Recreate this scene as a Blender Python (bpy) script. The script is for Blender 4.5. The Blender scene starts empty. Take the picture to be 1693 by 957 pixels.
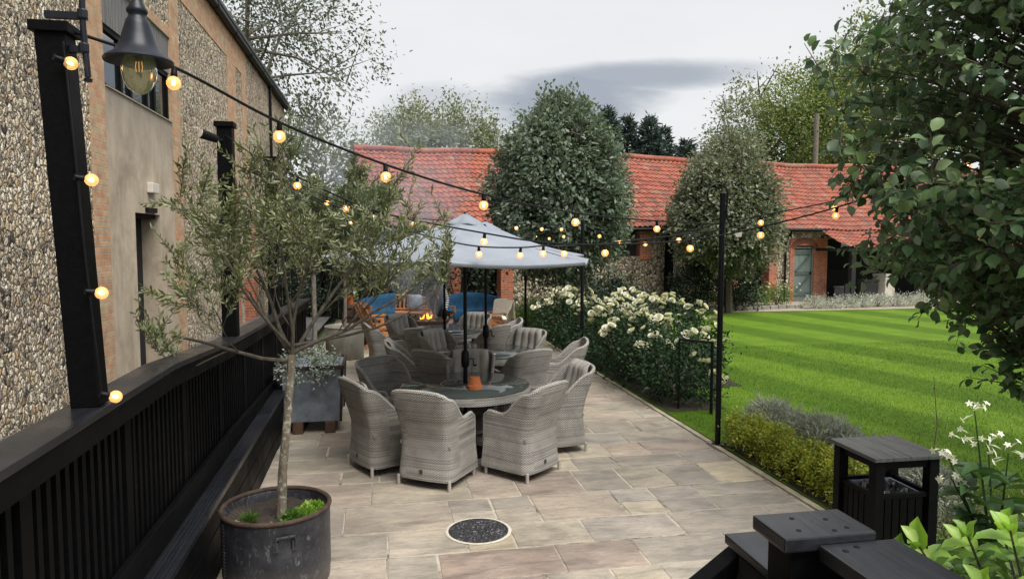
import bpy, bmesh, math, random
import numpy as np
from mathutils import Vector, Matrix
R = math.radians
random.seed(7)
rng = np.random.default_rng(11)
scene = bpy.context.scene
COL = scene.collection

# ------------------------------------------------------------------ camera, world, sun, exposure
cam_d = bpy.data.cameras.new('camera'); cam = bpy.data.objects.new('camera', cam_d); COL.objects.link(cam)
cam.location = (0, 0, 2.3)
cam.rotation_euler = (R(90 - 4.05), 0, R(-10.6))
cam_d.sensor_width = 36; cam_d.lens = 36 * 1180 / 1693
cam_d.clip_start = 0.05; cam_d.clip_end = 2000
scene.camera = cam

SUN_EL, SUN_AZ = 60, 148          # azimuth clockwise from +Y: the sun is behind the camera, to the right
w = bpy.data.worlds.new('World'); scene.world = w; w.use_nodes = True
nt = w.node_tree; nt.nodes.clear()
def wn(t, **k):
    n = nt.nodes.new(t)
    for a, b in k.items(): setattr(n, a, b)
    return n
def wl(a, b): nt.links.new(a, b)
def wm(op, a, b=None, c=None):
    n = wn('ShaderNodeMath', operation=op)
    for i, v in enumerate((a, b, c)):
        if v is None: continue
        if isinstance(v, (int, float)): n.inputs[i].default_value = v
        else: wl(v, n.inputs[i])
    return n.outputs[0]
sky = wn('ShaderNodeTexSky', sky_type='NISHITA', sun_disc=False)
sky.sun_elevation = R(SUN_EL); sky.sun_rotation = R(SUN_AZ)
bg1 = wn('ShaderNodeBackground'); bg1.inputs['Strength'].default_value = 0.1
wl(sky.outputs[0], bg1.inputs['Color'])
tc = wn('ShaderNodeTexCoord'); sx = wn('ShaderNodeSeparateXYZ'); wl(tc.outputs['Generated'], sx.inputs[0])
az = wm('ARCTAN2', sx.outputs[0], sx.outputs[1])            # 0 = +Y, + to the right (radians)
el = wm('ARCSINE', sx.outputs[2])
cmb = wn('ShaderNodeCombineXYZ'); wl(wm('MULTIPLY', az, 3.0), cmb.inputs[0]); wl(wm('MULTIPLY', el, 9.0), cmb.inputs[1])
ns = wn('ShaderNodeTexNoise'); ns.inputs['Scale'].default_value = 1.6; ns.inputs['Detail'].default_value = 7; ns.inputs['Roughness'].default_value = 0.55
wl(cmb.outputs[0], ns.inputs['Vector'])
nz = wm('SUBTRACT', ns.outputs['Fac'], 0.5)
def blob(a0, e0, sa, se, amp, nmul=1.0):
    """soft elongated cloud bank at azimuth a0 / elevation e0 (degrees)"""
    da = wm('DIVIDE', wm('SUBTRACT', az, R(a0)), R(sa)); de = wm('DIVIDE', wm('SUBTRACT', el, R(e0)), R(se))
    d = wm('ADD', wm('MULTIPLY', da, da), wm('MULTIPLY', de, de))
    d = wm('ADD', d, wm('MULTIPLY', nz, -3.2 * nmul))
    mr = wn('ShaderNodeMapRange', interpolation_type='SMOOTHSTEP'); mr.inputs[1].default_value = 1.5; mr.inputs[2].default_value = 0.1
    mr.inputs[3].default_value = 0; mr.inputs[4].default_value = amp
    wl(d, mr.inputs[0]); return mr.outputs[0]
dark = wm('MAXIMUM', blob(14.5, 10.6, 8.0, 2.2, 0.78), blob(22.0, 12.4, 9.0, 1.15, 0.72, 0.6))
dark = wm('MAXIMUM', dark, wm('MULTIPLY', blob(6, 9.5, 6, 2.5, 0.35), 1.0))
soft = wn('ShaderNodeMapRange'); soft.inputs[1].default_value = 0.35; soft.inputs[2].default_value = 0.75; soft.inputs[3].default_value = 0.0; soft.inputs[4].default_value = 0.07
wl(ns.outputs['Fac'], soft.inputs[0])
dark = wm('MAXIMUM', dark, soft.outputs[0])
mx = wn('ShaderNodeMix', data_type='RGBA'); mx.inputs['A'].default_value = (0.735, 0.74, 0.745, 1); mx.inputs['B'].default_value = (0.205, 0.245, 0.305, 1)
wl(dark, mx.inputs['Factor'])
bg2 = wn('ShaderNodeBackground'); bg2.inputs['Strength'].default_value = 1.0; wl(mx.outputs['Result'], bg2.inputs['Color'])
ms = wn('ShaderNodeMixShader'); ms.inputs[0].default_value = 0.93; wl(bg1.outputs[0], ms.inputs[1]); wl(bg2.outputs[0], ms.inputs[2])
wo = wn('ShaderNodeOutputWorld'); wl(ms.outputs[0], wo.inputs['Surface'])

sl = bpy.data.lights.new('sun', 'SUN'); sl.energy = 4.0; sl.angle = R(40); sl.color = (1.0, 0.965, 0.915)
so = bpy.data.objects.new('sun', sl); COL.objects.link(so)
so.rotation_euler = (R(90 - SUN_EL), 0, R(180 - SUN_AZ) )
_d = Vector((math.sin(R(SUN_AZ)) * math.cos(R(SUN_EL)), math.cos(R(SUN_AZ)) * math.cos(R(SUN_EL)), math.sin(R(SUN_EL))))
so.rotation_euler = _d.to_track_quat('Z', 'Y').to_euler()
so.location = (10, -20, 40)
vs = scene.view_settings; vs.view_transform = 'Standard'; vs.look = 'None'; vs.exposure = 0.3; vs.gamma = 1; vs.use_curve_mapping = False
scene.cycles.max_bounces = 8; scene.cycles.transparent_max_bounces = 12; scene.cycles.volume_bounces = 0

# ------------------------------------------------------------------ node helpers
class NB:
    def __init__(s, name):
        s.m = bpy.data.materials.new(name); s.m.use_nodes = True
        s.nt = s.m.node_tree; s.nt.nodes.clear()
        s.out = s.n('ShaderNodeOutputMaterial'); s.p = s.n('ShaderNodeBsdfPrincipled'); s.l(s.p.outputs[0], s.out.inputs[0])
    def n(s, t, **k):
        x = s.nt.nodes.new(t)
        for a, b in k.items(): setattr(x, a, b)
        return x
    def l(s, a, b): s.nt.links.new(a, b)
    def setin(s, sock, v):
        if isinstance(v, (int, float)): sock.default_value = v
        elif isinstance(v, (tuple, list)):
            sock.default_value = tuple(v) + (1,) if (len(v) == 3 and sock.type == 'RGBA') else tuple(v)
        else: s.l(v, sock)
    def uv(s): return s.n('ShaderNodeTexCoord').outputs['UV']
    def ob(s): return s.n('ShaderNodeTexCoord').outputs['Object']
    def map(s, vec, scale=(1, 1, 1), rot=(0, 0, 0), loc=(0, 0, 0)):
        m = s.n('ShaderNodeMapping'); s.l(vec, m.inputs[0]); m.inputs['Scale'].default_value = scale; m.inputs['Rotation'].default_value = rot; m.inputs['Location'].default_value = loc
        return m.outputs[0]
    def noise(s, vec, scale, detail=4, rough=0.55, dist=0.0, color=False):
        x = s.n('ShaderNodeTexNoise'); s.l(vec, x.inputs['Vector']); x.inputs['Scale'].default_value = scale; x.inputs['Detail'].default_value = detail
        x.inputs['Roughness'].default_value = rough; x.inputs['Distortion'].default_value = dist
        return x.outputs['Color' if color else 'Fac']
    def voro(s, vec, scale, feature='F1', out='Distance', rand=1.0):
        x = s.n('ShaderNodeTexVoronoi', feature=feature); s.l(vec, x.inputs['Vector']); x.inputs['Scale'].default_value = scale; x.inputs['Randomness'].default_value = rand
        return x.outputs[out]
    def math(s, op, a, b=0.0, c=0.0, clamp=False):
        x = s.n('ShaderNodeMath', operation=op, use_clamp=clamp)
        for i, v in enumerate((a, b, c)): s.setin(x.inputs[i], v)
        return x.outputs[0]
    def ramp(s, fac, stops, interp='LINEAR'):
        x = s.n('ShaderNodeValToRGB'); s.setin(x.inputs[0], fac); cr = x.color_ramp; cr.interpolation = interp
        while len(cr.elements) > 1: cr.elements.remove(cr.elements[-1])
        for i, (p, c) in enumerate(stops):
            if isinstance(c, (int, float)): c = (c, c, c)
            e = cr.elements[0] if i == 0 else cr.elements.new(p)
            e.position = p; e.color = tuple(c) + (1,)
        return x.outputs[0]
    def mix(s, fac, a, b, blend='MIX'):
        x = s.n('ShaderNodeMix', data_type='RGBA', blend_type=blend); s.setin(x.inputs['Factor'], fac); s.setin(x.inputs['A'], a); s.setin(x.inputs['B'], b)
        return x.outputs['Result']
    def bump(s, h, strength=0.5, dist=0.01):
        x = s.n('ShaderNodeBump'); x.inputs['Strength'].default_value = strength; x.inputs['Distance'].default_value = dist; s.l(h, x.inputs['Height'])
        s.l(x.outputs[0], s.p.inputs['Normal']); return x.outputs[0]
    def island(s): return s.n('ShaderNodeNewGeometry').outputs['Random Per Island']
    def done(s, color=None, rough=None, metal=None, spec=None):
        if color is not None: s.setin(s.p.inputs['Base Color'], color)
        if rough is not None: s.setin(s.p.inputs['Roughness'], rough)
        if metal is not None: s.p.inputs['Metallic'].default_value = metal
        if spec is not None: s.p.inputs['Specular IOR Level'].default_value = spec
        return s.m

def m_plain(name, c, rough=0.6, metal=0.0, var=0.25, scale=6.0, bump=0.0, spec=0.5):
    b = NB(name); v = b.ob(); f = b.noise(v, scale, 5, 0.6)
    lo = tuple(x * (1 - var) for x in c); hi = tuple(min(1, x * (1 + var)) for x in c)
    col = b.ramp(f, [(0.3, lo), (0.7, hi)])
    if bump: b.bump(b.noise(v, scale * 6, 4), bump, 0.01)
    return b.done(col, rough, metal, spec)

def m_blackwood(name='black_paint_timber', base=0.0024, rough=0.5, blue=1.6, spec=.09):
    b = NB(name); v = b.ob()
    g = b.noise(b.map(v, (14, 1.2, 14)), 3, 6, 0.65); blot = b.noise(v, 2.2, 4)
    c = b.ramp(g, [(0.3, (base * 0.6, base * 0.65, base * 0.75)), (0.7, (base * 1.5, base * 1.6, base * 1.6 * blue / 1.3))])
    chips = b.ramp(b.noise(v, 38, 5, 0.7), [(0.73, 0), (0.78, 1)])
    c = b.mix(b.math('MULTIPLY', chips, 0.16), c, (0.32, 0.31, 0.29))
    b.bump(g, 0.25, 0.006)
    return b.done(c, b.ramp(blot, [(0.3, rough - 0.08), (0.7, rough + 0.16)]), 0, spec)

def m_brick(name, c1, c2, mortar, rough=0.85):
    b = NB(name); v = b.uv(); x = b.n('ShaderNodeTexBrick')
    wv = b.mix(0.012, v, b.noise(v, 9, 3, 0.5, 0, True)); b.l(wv, x.inputs['Vector'])
    x.inputs['Scale'].default_value = 1; x.inputs['Brick Width'].default_value = 0.225; x.inputs['Row Height'].default_value = 0.075; x.inputs['Mortar Size'].default_value = 0.007
    x.inputs['Mortar Smooth'].default_value = 0.25; x.inputs['Bias'].default_value = 0.0
    b.setin(x.inputs['Color1'], c1); b.setin(x.inputs['Color2'], c2); b.setin(x.inputs['Mortar'], mortar)
    sp = b.ramp(b.noise(v, 5, 5, 0.65), [(0.25, 0.62), (0.75, 1.25)])
    fine = b.ramp(b.noise(v, 60, 4, 0.7), [(0.25, 0.75), (0.75, 1.2)])
    col = b.mix(1.0, b.mix(1.0, x.outputs['Color'], sp, 'MULTIPLY'), fine, 'MULTIPLY')
    h = b.math('ADD', b.math('MULTIPLY', x.outputs['Fac'], -1.0), b.math('MULTIPLY', b.noise(v, 45, 4), 0.5))
    b.bump(h, 0.8, 0.012)
    return b.done(col, rough)

def m_flint(name, scale=12.0, bright=1.0):
    b = NB(name); uv0 = b.uv()
    v = b.mix(0.10, uv0, b.noise(uv0, 6, 4, 0.65, 0, True))
    v = b.map(v, (1.25, 0.9, 1), (0, 0, 0.5))
    cell = b.voro(v, scale, 'F1', 'Color'); sep = b.n('ShaderNodeSeparateColor'); b.l(cell, sep.inputs[0])
    edge = b.voro(v, scale, 'DISTANCE_TO_EDGE', 'Distance')
    k = bright
    col = b.ramp(sep.outputs[0], [(0.0, (.05 * k, .047 * k, .047 * k)), (.06, (.24 * k, .21 * k, .185 * k)), (.15, (.74 * k, .64 * k, .48 * k)), (.32, (.50 * k, .41 * k, .30 * k)), (.42, (.86 * k, .80 * k, .68 * k)),
                                  (.58, (.60 * k, .43 * k, .25 * k)), (.66, (.78 * k, .69 * k, .55 * k)), (.80, (.32 * k, .29 * k, .27 * k)), (.85, (.88 * k, .85 * k, .77 * k)), (.97, (.06, .06, .07))], 'CONSTANT')
    v3 = b.mix(.05, b.map(v, (1.1, .9, 1), (0, 0, .9)), b.noise(uv0, 11, 2, .6, 0, True))
    chip = b.voro(v3, scale * 1.9, 'F1', 'Color'); sc = b.n('ShaderNodeSeparateColor'); b.l(chip, sc.inputs[0])
    ced = b.voro(v3, scale * 1.9, 'DISTANCE_TO_EDGE', 'Distance')
    patch = b.noise(v, scale * 2.1, 4, 0.7, 0.6)
    col = b.mix(b.ramp(sc.outputs[0], [(.5, 0), (.62, .8)]), col, b.ramp(sc.outputs[1], [(.08, (.09, .085, .085)), (.35, (.50 * k, .40 * k, .28 * k)), (.7, (.88 * k, .83 * k, .73 * k))]))
    mort = b.ramp(edge, [(0.03, 1), (0.09, 0)])
    col = b.mix(mort, col, b.ramp(b.noise(uv0, 17, 4), [(0.38, (.06 * k, .05 * k, .038 * k)), (.62, (.34 * k, .28 * k, .20 * k))]))  # mortar joints with crevice shade painted in as dark patches
    col = b.mix(b.ramp(ced, [(.01, .7), (.055, 0)]), col, (.08, .065, .05))  # painted crevice dark along the chip edges
    col = b.mix(1.0, col, (1.04, .985, .89), 'MULTIPLY')
    big = b.ramp(b.noise(uv0, 0.9, 4, 0.6), [(0.3, 0.78), (0.7, 1.12)])
    col = b.mix(1.0, col, big, 'MULTIPLY')
    h = b.math('ADD', b.math('ADD', b.math('MINIMUM', b.math('MULTIPLY', edge, 3.0), 0.8), b.math('MULTIPLY', patch, 0.5)), b.math('MULTIPLY', sc.outputs[2], .5))
    b.bump(h, 1.0, 0.045)
    return b.done(col, b.ramp(sep.outputs[2], [(0.2, 0.45), (0.8, 0.9)]), 0, 0.4)

def m_leaf(name, cols, rough=0.45, trans=0.3, spec=0.4, under=None):
    b = NB(name); r = b.island()
    col = b.ramp(r, [(i / max(1, len(cols) - 1), c) for i, c in enumerate(cols)])
    col = b.mix(1.0, col, b.ramp(b.noise(b.ob(), 2.2, 3), [(0.3, 0.72), (0.7, 1.22)]), 'MULTIPLY')
    if under: col = b.mix(b.math('MULTIPLY', b.n('ShaderNodeNewGeometry').outputs['Backfacing'], .8), col, under)   # downy pale underside of the leaf
    b.done(col, rough, 0, spec)
    t = b.n('ShaderNodeBsdfTranslucent'); b.l(b.mix(1.0, col, (1.2, 1.35, 0.7), 'MULTIPLY'), t.inputs[0])
    ms = b.n('ShaderNodeMixShader'); ms.inputs[0].default_value = trans; b.l(b.p.outputs[0], ms.inputs[1]); b.l(t.outputs[0], ms.inputs[2]); b.l(ms.outputs[0], b.out.inputs[0])
    return b.m

def m_wicker(name, tint=(1.05, 1.075, 1.10), su=0.028, sv=0.0105):
    b = NB(name); v = b.uv(); sp = b.n('ShaderNodeSeparateXYZ'); b.l(v, sp.inputs[0])
    u, vv = sp.outputs[0], sp.outputs[1]
    a = b.math('SINE', b.math('MULTIPLY', u, 2 * math.pi / su))
    row = b.math('FLOOR', b.math('DIVIDE', vv, sv)); par = b.math('SUBTRACT', b.math('MULTIPLY', b.math('MODULO', b.math('ABSOLUTE', row), 2.0), 2.0), 1.0)
    over = b.math('MULTIPLY', a, par)                                   # +1 strand in front, -1 strand behind the stake
    rnd = b.math('ABSOLUTE', b.math('SINE', b.math('MULTIPLY', b.math('DIVIDE', vv, sv), math.pi)))
    h = b.math('MULTIPLY', rnd, b.math('ADD', b.math('MULTIPLY', over, 0.5), 0.62))
    wn_ = b.n('ShaderNodeTexWhiteNoise', noise_dimensions='2D'); cb = b.n('ShaderNodeCombineXYZ'); b.l(row, cb.inputs[0]); b.l(b.math('FLOOR', b.math('MULTIPLY', u, 1.7)), cb.inputs[1]); b.l(cb.outputs[0], wn_.inputs[0])
    band = b.noise(b.map(v, (0.6, 9, 1)), 1.6, 3, 0.6)
    f = b.math('ADD', b.math('MULTIPLY', wn_.outputs[0], 0.55), b.math('MULTIPLY', band, 0.5))
    c = b.ramp(f, [(0.15, (.165, .148, .13)), (0.45, (.30, .277, .245)), (0.7, (.39, .365, .325)), (0.95, (.27, .235, .195))])
    c = b.mix(1.0, c, tuple(x * 1.42 for x in tint), 'MULTIPLY')
    oi = b.n('ShaderNodeObjectInfo')
    c = b.mix(1.0, c, b.ramp(oi.outputs['Random'], [(0, (.86, .85, .83)), (.5, (1, 1, 1)), (1, (1.08, 1.08, 1.10))]), 'MULTIPLY')
    grime = b.ramp(b.noise(b.ob(), 4.5, 5, .65), [(.32, .72), (.55, 1.04)])
    c = b.mix(1.0, c, grime, 'MULTIPLY')
    c = b.mix(b.ramp(h, [(0.05, 0.85), (0.4, 0)]), c, (.03, .027, .024))   # the gaps between strands
    b.bump(h, 0.9, 0.009)
    return b.done(c, 0.5, 0, 0.4)

def m_pantile():
    b = NB('red_pantile'); v = b.uv()
    fl = b.n('ShaderNodeVectorMath', operation='FLOOR'); b.l(v, fl.inputs[0])
    w_ = b.n('ShaderNodeTexWhiteNoise', noise_dimensions='2D'); b.l(fl.outputs[0], w_.inputs[0])
    ob = b.ob()
    c = b.ramp(w_.outputs[0], [(0, (.20, .055, .038)), (.25, (.30, .078, .048)), (.55, (.37, .105, .060)), (.8, (.27, .085, .058)), (.92, (.15, .062, .048)), (1, (.36, .18, .12))])
    lich = b.ramp(b.noise(ob, .8, 7, 0.75), [(0.46, 0), (0.68, 0.55)])
    c = b.mix(lich, c, (.23, .13, .09))
    moss = b.ramp(b.noise(ob, 3.5, 6, 0.75), [(0.60, 0), (0.72, 0.5)])
    c = b.mix(moss, c, (.17, .14, .07))
    c = b.mix(1.0, c, b.ramp(b.noise(ob, 14, 4, .7), [(.25, .65), (.75, 1.2)]), 'MULTIPLY')
    b.bump(b.noise(ob, 40, 3), 0.3, 0.01)
    return b.done(c, 0.8)

def m_stone():
    b = NB('riven_sandstone'); r = b.island(); v = b.ob()
    c = b.ramp(r, [(0, (.32, .29, .245)), (.14, (.45, .405, .32)), (.28, (.295, .27, .24)), (.42, (.43, .395, .335)), (.54, (.335, .27, .235)), (.66, (.50, .44, .33)), (.78, (.35, .33, .30)), (.9, (.285, .235, .21)), (1, (.41, .365, .30))])
    cm = b.n('ShaderNodeCombineXYZ'); b.l(b.math('MULTIPLY', r, 37), cm.inputs[2]); va = b.n('ShaderNodeVectorMath', operation='ADD'); b.l(v, va.inputs[0]); b.l(cm.outputs[0], va.inputs[1]); v2 = va.outputs[0]
    cloud = b.noise(b.map(v2, (1.3, 3.2, 1)), 1.5, 6, 0.62, 0.8)
    c = b.mix(1.0, c, b.ramp(cloud, [(.25, (.62, .60, .57)), (.5, (1.0, .98, .95)), (.78, (1.32, 1.24, 1.12))]), 'MULTIPLY')
    stain = b.ramp(b.noise(v, 0.75, 5, .65), [(.32, .68), (.6, 1.08)])
    c = b.mix(1.0, c, stain, 'MULTIPLY')
    c = b.mix(b.ramp(b.noise(v, 70, 3, .7), [(.62, 0), (.72, .45)]), c, (.17, .155, .135))
    riv = b.noise(b.map(v2, (1.2, 4.0, 1)), 5, 10, .78, 1.2)
    c = b.mix(1.0, c, b.ramp(riv, [(.34, (.72, .71, .70)), (.48, (1, 1, 1)), (.66, (1.16, 1.14, 1.10))]), 'MULTIPLY')
    vein = b.ramp(b.noise(b.map(v2, (.8, 3, 1)), 2.2, 5, .6, 2.0), [(.485, 0), (.5, .38), (.515, 0)])
    c = b.mix(vein, c, (.20, .155, .11))
    h = b.math('ADD', riv, b.math('MULTIPLY', b.noise(v, 90, 3), .2))
    b.bump(h, 0.8, 0.016)
    return b.done(c, b.ramp(cloud, [(.3, .34), (.7, .6)]), 0, 0.45)

def m_lawn(name='mown_lawn', blade=False):
    b = NB(name); v = b.ob()
    st = b.map(v, (1, 1, 1), (0, 0, R(-12)))
    sp = b.n('ShaderNodeSeparateXYZ'); b.l(b.mix(0.02, st, b.noise(v, 1.5, 3, .5, 0, True)), sp.inputs[0])
    wv = b.math('SINE', b.math('MULTIPLY', sp.outputs[0], 2 * math.pi / 2.1))
    sm = b.ramp(b.math('ADD', b.math('MULTIPLY', wv, 0.5), .5), [(.3, (.076, .152, .009)), (.7, (.124, .224, .016))])  # mowing stripes: light and dark of leaning blades painted as two greens
    c = b.mix(1.0, sm, b.ramp(b.noise(v, 1.6, 7, .72), [(.25, (.70, .76, .7)), (.5, (1, 1, 1)), (.75, (1.32, 1.16, 1.2))]), 'MULTIPLY')
    if blade:
        c = b.mix(1.0, c, b.ramp(b.island(), [(0, .6), (1, 1.35)]), 'MULTIPLY')
        return b.done(c, .5, 0, .3)
    g = b.noise(b.map(v, (1, 1, 1)), 85, 5, .75)
    c = b.mix(1.0, c, b.ramp(g, [(.25, .55), (.75, 1.35)]), 'MULTIPLY')
    b.bump(g, .9, .03)
    return b.done(c, .8, 0, .15)

M = {}
M['flint'] = m_flint('flint_rubble', 14.5, 1.1)
M['flint_far'] = m_flint('flint_rubble_far', 9, 0.75)
M['brick_tan'] = m_brick('tan_soft_brick', (.50, .36, .215), (.52, .26, .14), (.44, .39, .30))
M['brick_red'] = m_brick('red_brick', (.46, .135, .062), (.36, .10, .05), (.40, .34, .27))
M['black'] = m_blackwood()
M['blackrail'] = m_blackwood('black_rail_sheen', 0.011, 0.30, 1.8, .62)  # lighter bluish black, sheen of the lit tops partly put into the colour
M['iron'] = m_plain('black_iron', (.004, .0045, .0065), .45, 0, .3, 20, 0, .2)
M['lampiron'] = m_plain('blue_black_enamel', (.010, .013, .02), .38, 0, .25, 20, 0, .3)
M['wicker'] = m_wicker('grey_wicker')
M['braid'] = m_wicker('grey_wicker_braid', (1.3, 1.33, 1.36), 0.022, 0.0095)
M['pantile'] = m_pantile()
M['stone'] = m_stone()
M['lawn'] = m_lawn()
M['blade'] = m_lawn('grass_blade', True)
M['cushion'] = m_plain('grey_cushion_fabric', (.40, .375, .34), .9, 0, .15, 9, .2)
M['alu'] = m_plain('pale_metal_foot', (.45, .42, .38), .45, .3, .2, 9)
M['terracotta'] = m_plain('terracotta', (.55, .165, .055), .8, 0, .2, 14, .15)
M['soil'] = m_plain('dark_soil', (.028, .02, .014), .95, 0, .5, 18, .9)
_b = NB('pale_mortar'); _n = _b.noise(_b.ob(), 2.3, 6, .7)
M['mortar'] = _b.done(_b.mix(_b.ramp(_b.noise(_b.ob(), 30, 4), [(.3, .0), (.7, .5)]), _b.ramp(_n, [(.40, (.06, .05, .04)), (.52, (.40, .355, .28)), (.7, (.56, .51, .41))]), (.30, .26, .20)), .95)
M['bark'] = m_plain('brown_bark', (.085, .065, .048), .9, 0, .5, 30, .8)
M['paint_dark'] = m_plain('tarred_boards', (.010, .010, .012), .75, 0, .4, 5)
M['interior'] = m_plain('unlit_room', (.005, .005, .006), .9, 0, .3, 2)  # near-black, the darkness of unlit rooms put into the colour
M['teak'] = m_plain('orange_teak', (.42, .17, .055), .55, 0, .3, 12, .15)
M['oldwood'] = m_plain('brown_old_oak', (.10, .055, .035), .7, 0, .4, 12, .4)
M['blue'] = m_plain('navy_blue_blanket', (.012, .075, .16), .9, 0, .35, 8, .4)
M['fleece'] = m_plain('cream_sheepskin', (.86, .80, .66), .95, 0, .12, 26, .25)
M['zinc'] = m_plain('weathered_zinc', (.23, .265, .31), .5, .3, .4, 5, .2)
M['white'] = m_plain('off_white_plastic', (.62, .58, .50), .5, 0, .1)
M['dark_plastic'] = m_plain('dark_badge', (.05, .047, .043), .4, 0, .2)
M['rust'] = m_plain('rusty_steel', (.052, .032, .022), .8, .2, .6, 10, .5)
M['limb'] = m_plain('olive_limb_bark', (.062, .052, .038), .9, 0, .5, 25, .5)
M['bark_grey'] = m_plain('grey_bark', (.17, .15, .12), .9, 0, .4, 20, .6)

def mk(name, f): M[name] = f()
def _plaster():
    b = NB('lime_plaster'); v = b.uv()
    c = b.ramp(b.noise(b.map(v, (1.1, .8, 1)), 1.5, 8, .72, .15), [(.28, (.25, .20, .15)), (.42, (.40, .325, .24)), (.55, (.50, .415, .31)), (.72, (.60, .51, .39))])
    sp = b.n('ShaderNodeSeparateXYZ'); b.l(v, sp.inputs[0])
    streak = b.ramp(b.noise(b.map(v, (3, .5, 1)), 1.4, 6, .7, .5), [(.3, .74), (.7, 1.06)])
    c = b.mix(1.0, c, streak, 'MULTIPLY')
    up = b.n('ShaderNodeMapRange'); b.l(sp.outputs[1], up.inputs[0]); up.inputs[1].default_value = 3.0; up.inputs[2].default_value = 4.2
    c = b.mix(b.math('MULTIPLY', up.outputs[0], .55), c, (.20, .18, .165))      # greyer towards the top, below the sill
    b.bump(b.noise(v, 18, 6, .7), .35, .01); return b.done(c, .9)
mk('plaster', _plaster)
def _clad():
    b = NB('weathered_grey_boards'); v = b.uv()
    sp = b.n('ShaderNodeSeparateXYZ'); b.l(v, sp.inputs[0])
    brd = b.math('FRACT', b.math('DIVIDE', sp.outputs[0], .12))
    g = b.noise(b.map(v, (22, 1.0, 1)), 1.5, 5, .7)
    c = b.ramp(g, [(.3, (.075, .075, .08)), (.7, (.23, .225, .22))])
    c = b.mix(b.ramp(brd, [(.05, .9), (.10, 0)]), c, (.02, .02, .02)); b.bump(g, .4, .01)
    return b.done(c, .85)
mk('clad', _clad)
def _glass():
    b = NB('dark_window_glass'); b.done((.012, .016, .018), .03, 0, 1.0); b.p.inputs['IOR'].default_value = 2.3; b.bump(b.noise(b.ob(), 1.3, 2), .04, .05); return b.m
mk('pane', _glass)
def _table():
    b = NB('table_glass'); b.done((.075, .092, .086), .05, 0, 1.0); b.p.inputs['IOR'].default_value = 1.6
    b.bump(b.noise(b.ob(), 2.5, 2), .05, .03); return b.m
mk('tglass', _table)
def _canvas():
    b = NB('grey_canvas'); v = b.ob()
    c = b.ramp(b.noise(v, 3, 5, .6), [(.3, (.275, .305, .355)), (.7, (.365, .40, .455))])
    b.bump(b.noise(v, 5, 4), .25, .03); b.done(c, .85, 0, .2)
    t = b.n('ShaderNodeBsdfTranslucent'); t.inputs[0].default_value = (.30, .34, .40, 1); ms = b.n('ShaderNodeMixShader'); ms.inputs[0].default_value = .25
    b.l(b.p.outputs[0], ms.inputs[1]); b.l(t.outputs[0], ms.inputs[2]); b.l(ms.outputs[0], b.out.inputs[0]); return b.m
mk('canvas', _canvas)
def _globe():
    b = NB('lit_amber_glass'); b.done((.9, .55, .22), .08, 0, .6)
    b.setin(b.p.inputs['Emission Color'], (1.0, .50, .17)); b.p.inputs['Emission Strength'].default_value = .5; b.p.inputs['Alpha'].default_value = .55; return b.m
mk('globe', _globe)
def _fil():
    b = NB('glowing_filament'); b.done((1, .7, .3), .5); b.setin(b.p.inputs['Emission Color'], (1.0, .70, .34)); b.p.inputs['Emission Strength'].default_value = 11; return b.m
mk('filament', _fil)
def _dim():
    b = NB('faint_filament'); b.done((.8, .35, .1), .5); b.setin(b.p.inputs['Emission Color'], (1.0, .45, .12)); b.p.inputs['Emission Strength'].default_value = .9; return b.m
mk('dimfil', _dim)
def _flame():
    b = NB('flame'); b.done((.9, .3, .02), .9); b.setin(b.p.inputs['Emission Color'], (1.0, .34, .03)); b.p.inputs['Emission Strength'].default_value = 3.2; b.p.inputs['Alpha'].default_value = .75; return b.m
mk('flame', _flame)
def _lampglass():
    b = NB('smoky_lamp_glass'); b.done((.55, .56, .40), .05, 0, .7); b.p.inputs['Transmission Weight'].default_value = .75; b.p.inputs['IOR'].default_value = 1.12; return b.m
mk('lampglass', _lampglass)
def _cauldron():
    b = NB('blackened_riveted_steel'); v = b.ob(); sp = b.n('ShaderNodeSeparateXYZ'); b.l(v, sp.inputs[0])
    c = b.ramp(b.noise(v, 5, 7, .7), [(.3, (.012, .012, .015)), (.55, (.04, .042, .05)), (.75, (.085, .085, .09))])
    scr = b.ramp(b.noise(b.map(v, (1, 1, .5), (0.3, 0.4, 0)), 22, 6, .8, 1.6), [(.56, 0), (.68, .55)])
    c = b.mix(scr, c, (.28, .28, .28))
    lo = b.n('ShaderNodeMapRange'); b.l(b.math('ADD', sp.outputs[2], b.math('MULTIPLY', b.noise(v, 4, 4), .2)), lo.inputs[0]); lo.inputs[1].default_value = .32; lo.inputs[2].default_value = .10
    c = b.mix(b.math('MULTIPLY', lo.outputs[0], .55), c, (.14, .115, .085))      # limescale and dirt near the foot
    b.bump(b.noise(v, 14, 5), .3, .01); return b.done(c, .42, .3, .5)
mk('cauldron', _cauldron)
def _olivebark():
    b = NB('lichened_olive_bark'); v = b.ob()
    c = b.ramp(b.noise(b.map(v, (1, 1, .45)), 22, 5, .7), [(.3, (.07, .055, .038)), (.6, (.16, .135, .10))])
    c = b.mix(b.ramp(b.noise(v, 30, 3, .6), [(.55, 0), (.61, .7)]), c, (.36, .345, .28)); b.bump(b.noise(b.map(v, (1, 1, .4)), 25, 5), .8, .02); return b.done(c, .9)
mk('olivebark', _olivebark)
def _galv():
    b = NB('galvanised_sheet'); v = b.ob()
    c = b.ramp(b.noise(b.map(v, (1, 1, .5)), 4, 6, .65), [(.3, (.17, .16, .135)), (.7, (.36, .345, .30))]); b.bump(b.noise(v, 6, 3), .2, .02); return b.done(c, .55, .35)
mk('galv', _galv)
def _doorpaint():
    b = NB('faded_green_grey_paint'); v = b.ob(); g = b.noise(b.map(v, (9, 9, .8)), 2, 6, .7)
    b.bump(g, .4, .01); return b.done(b.ramp(g, [(.3, (.10, .135, .125)), (.7, (.22, .27, .25))]), .7)
mk('doorpaint', _doorpaint)
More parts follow.
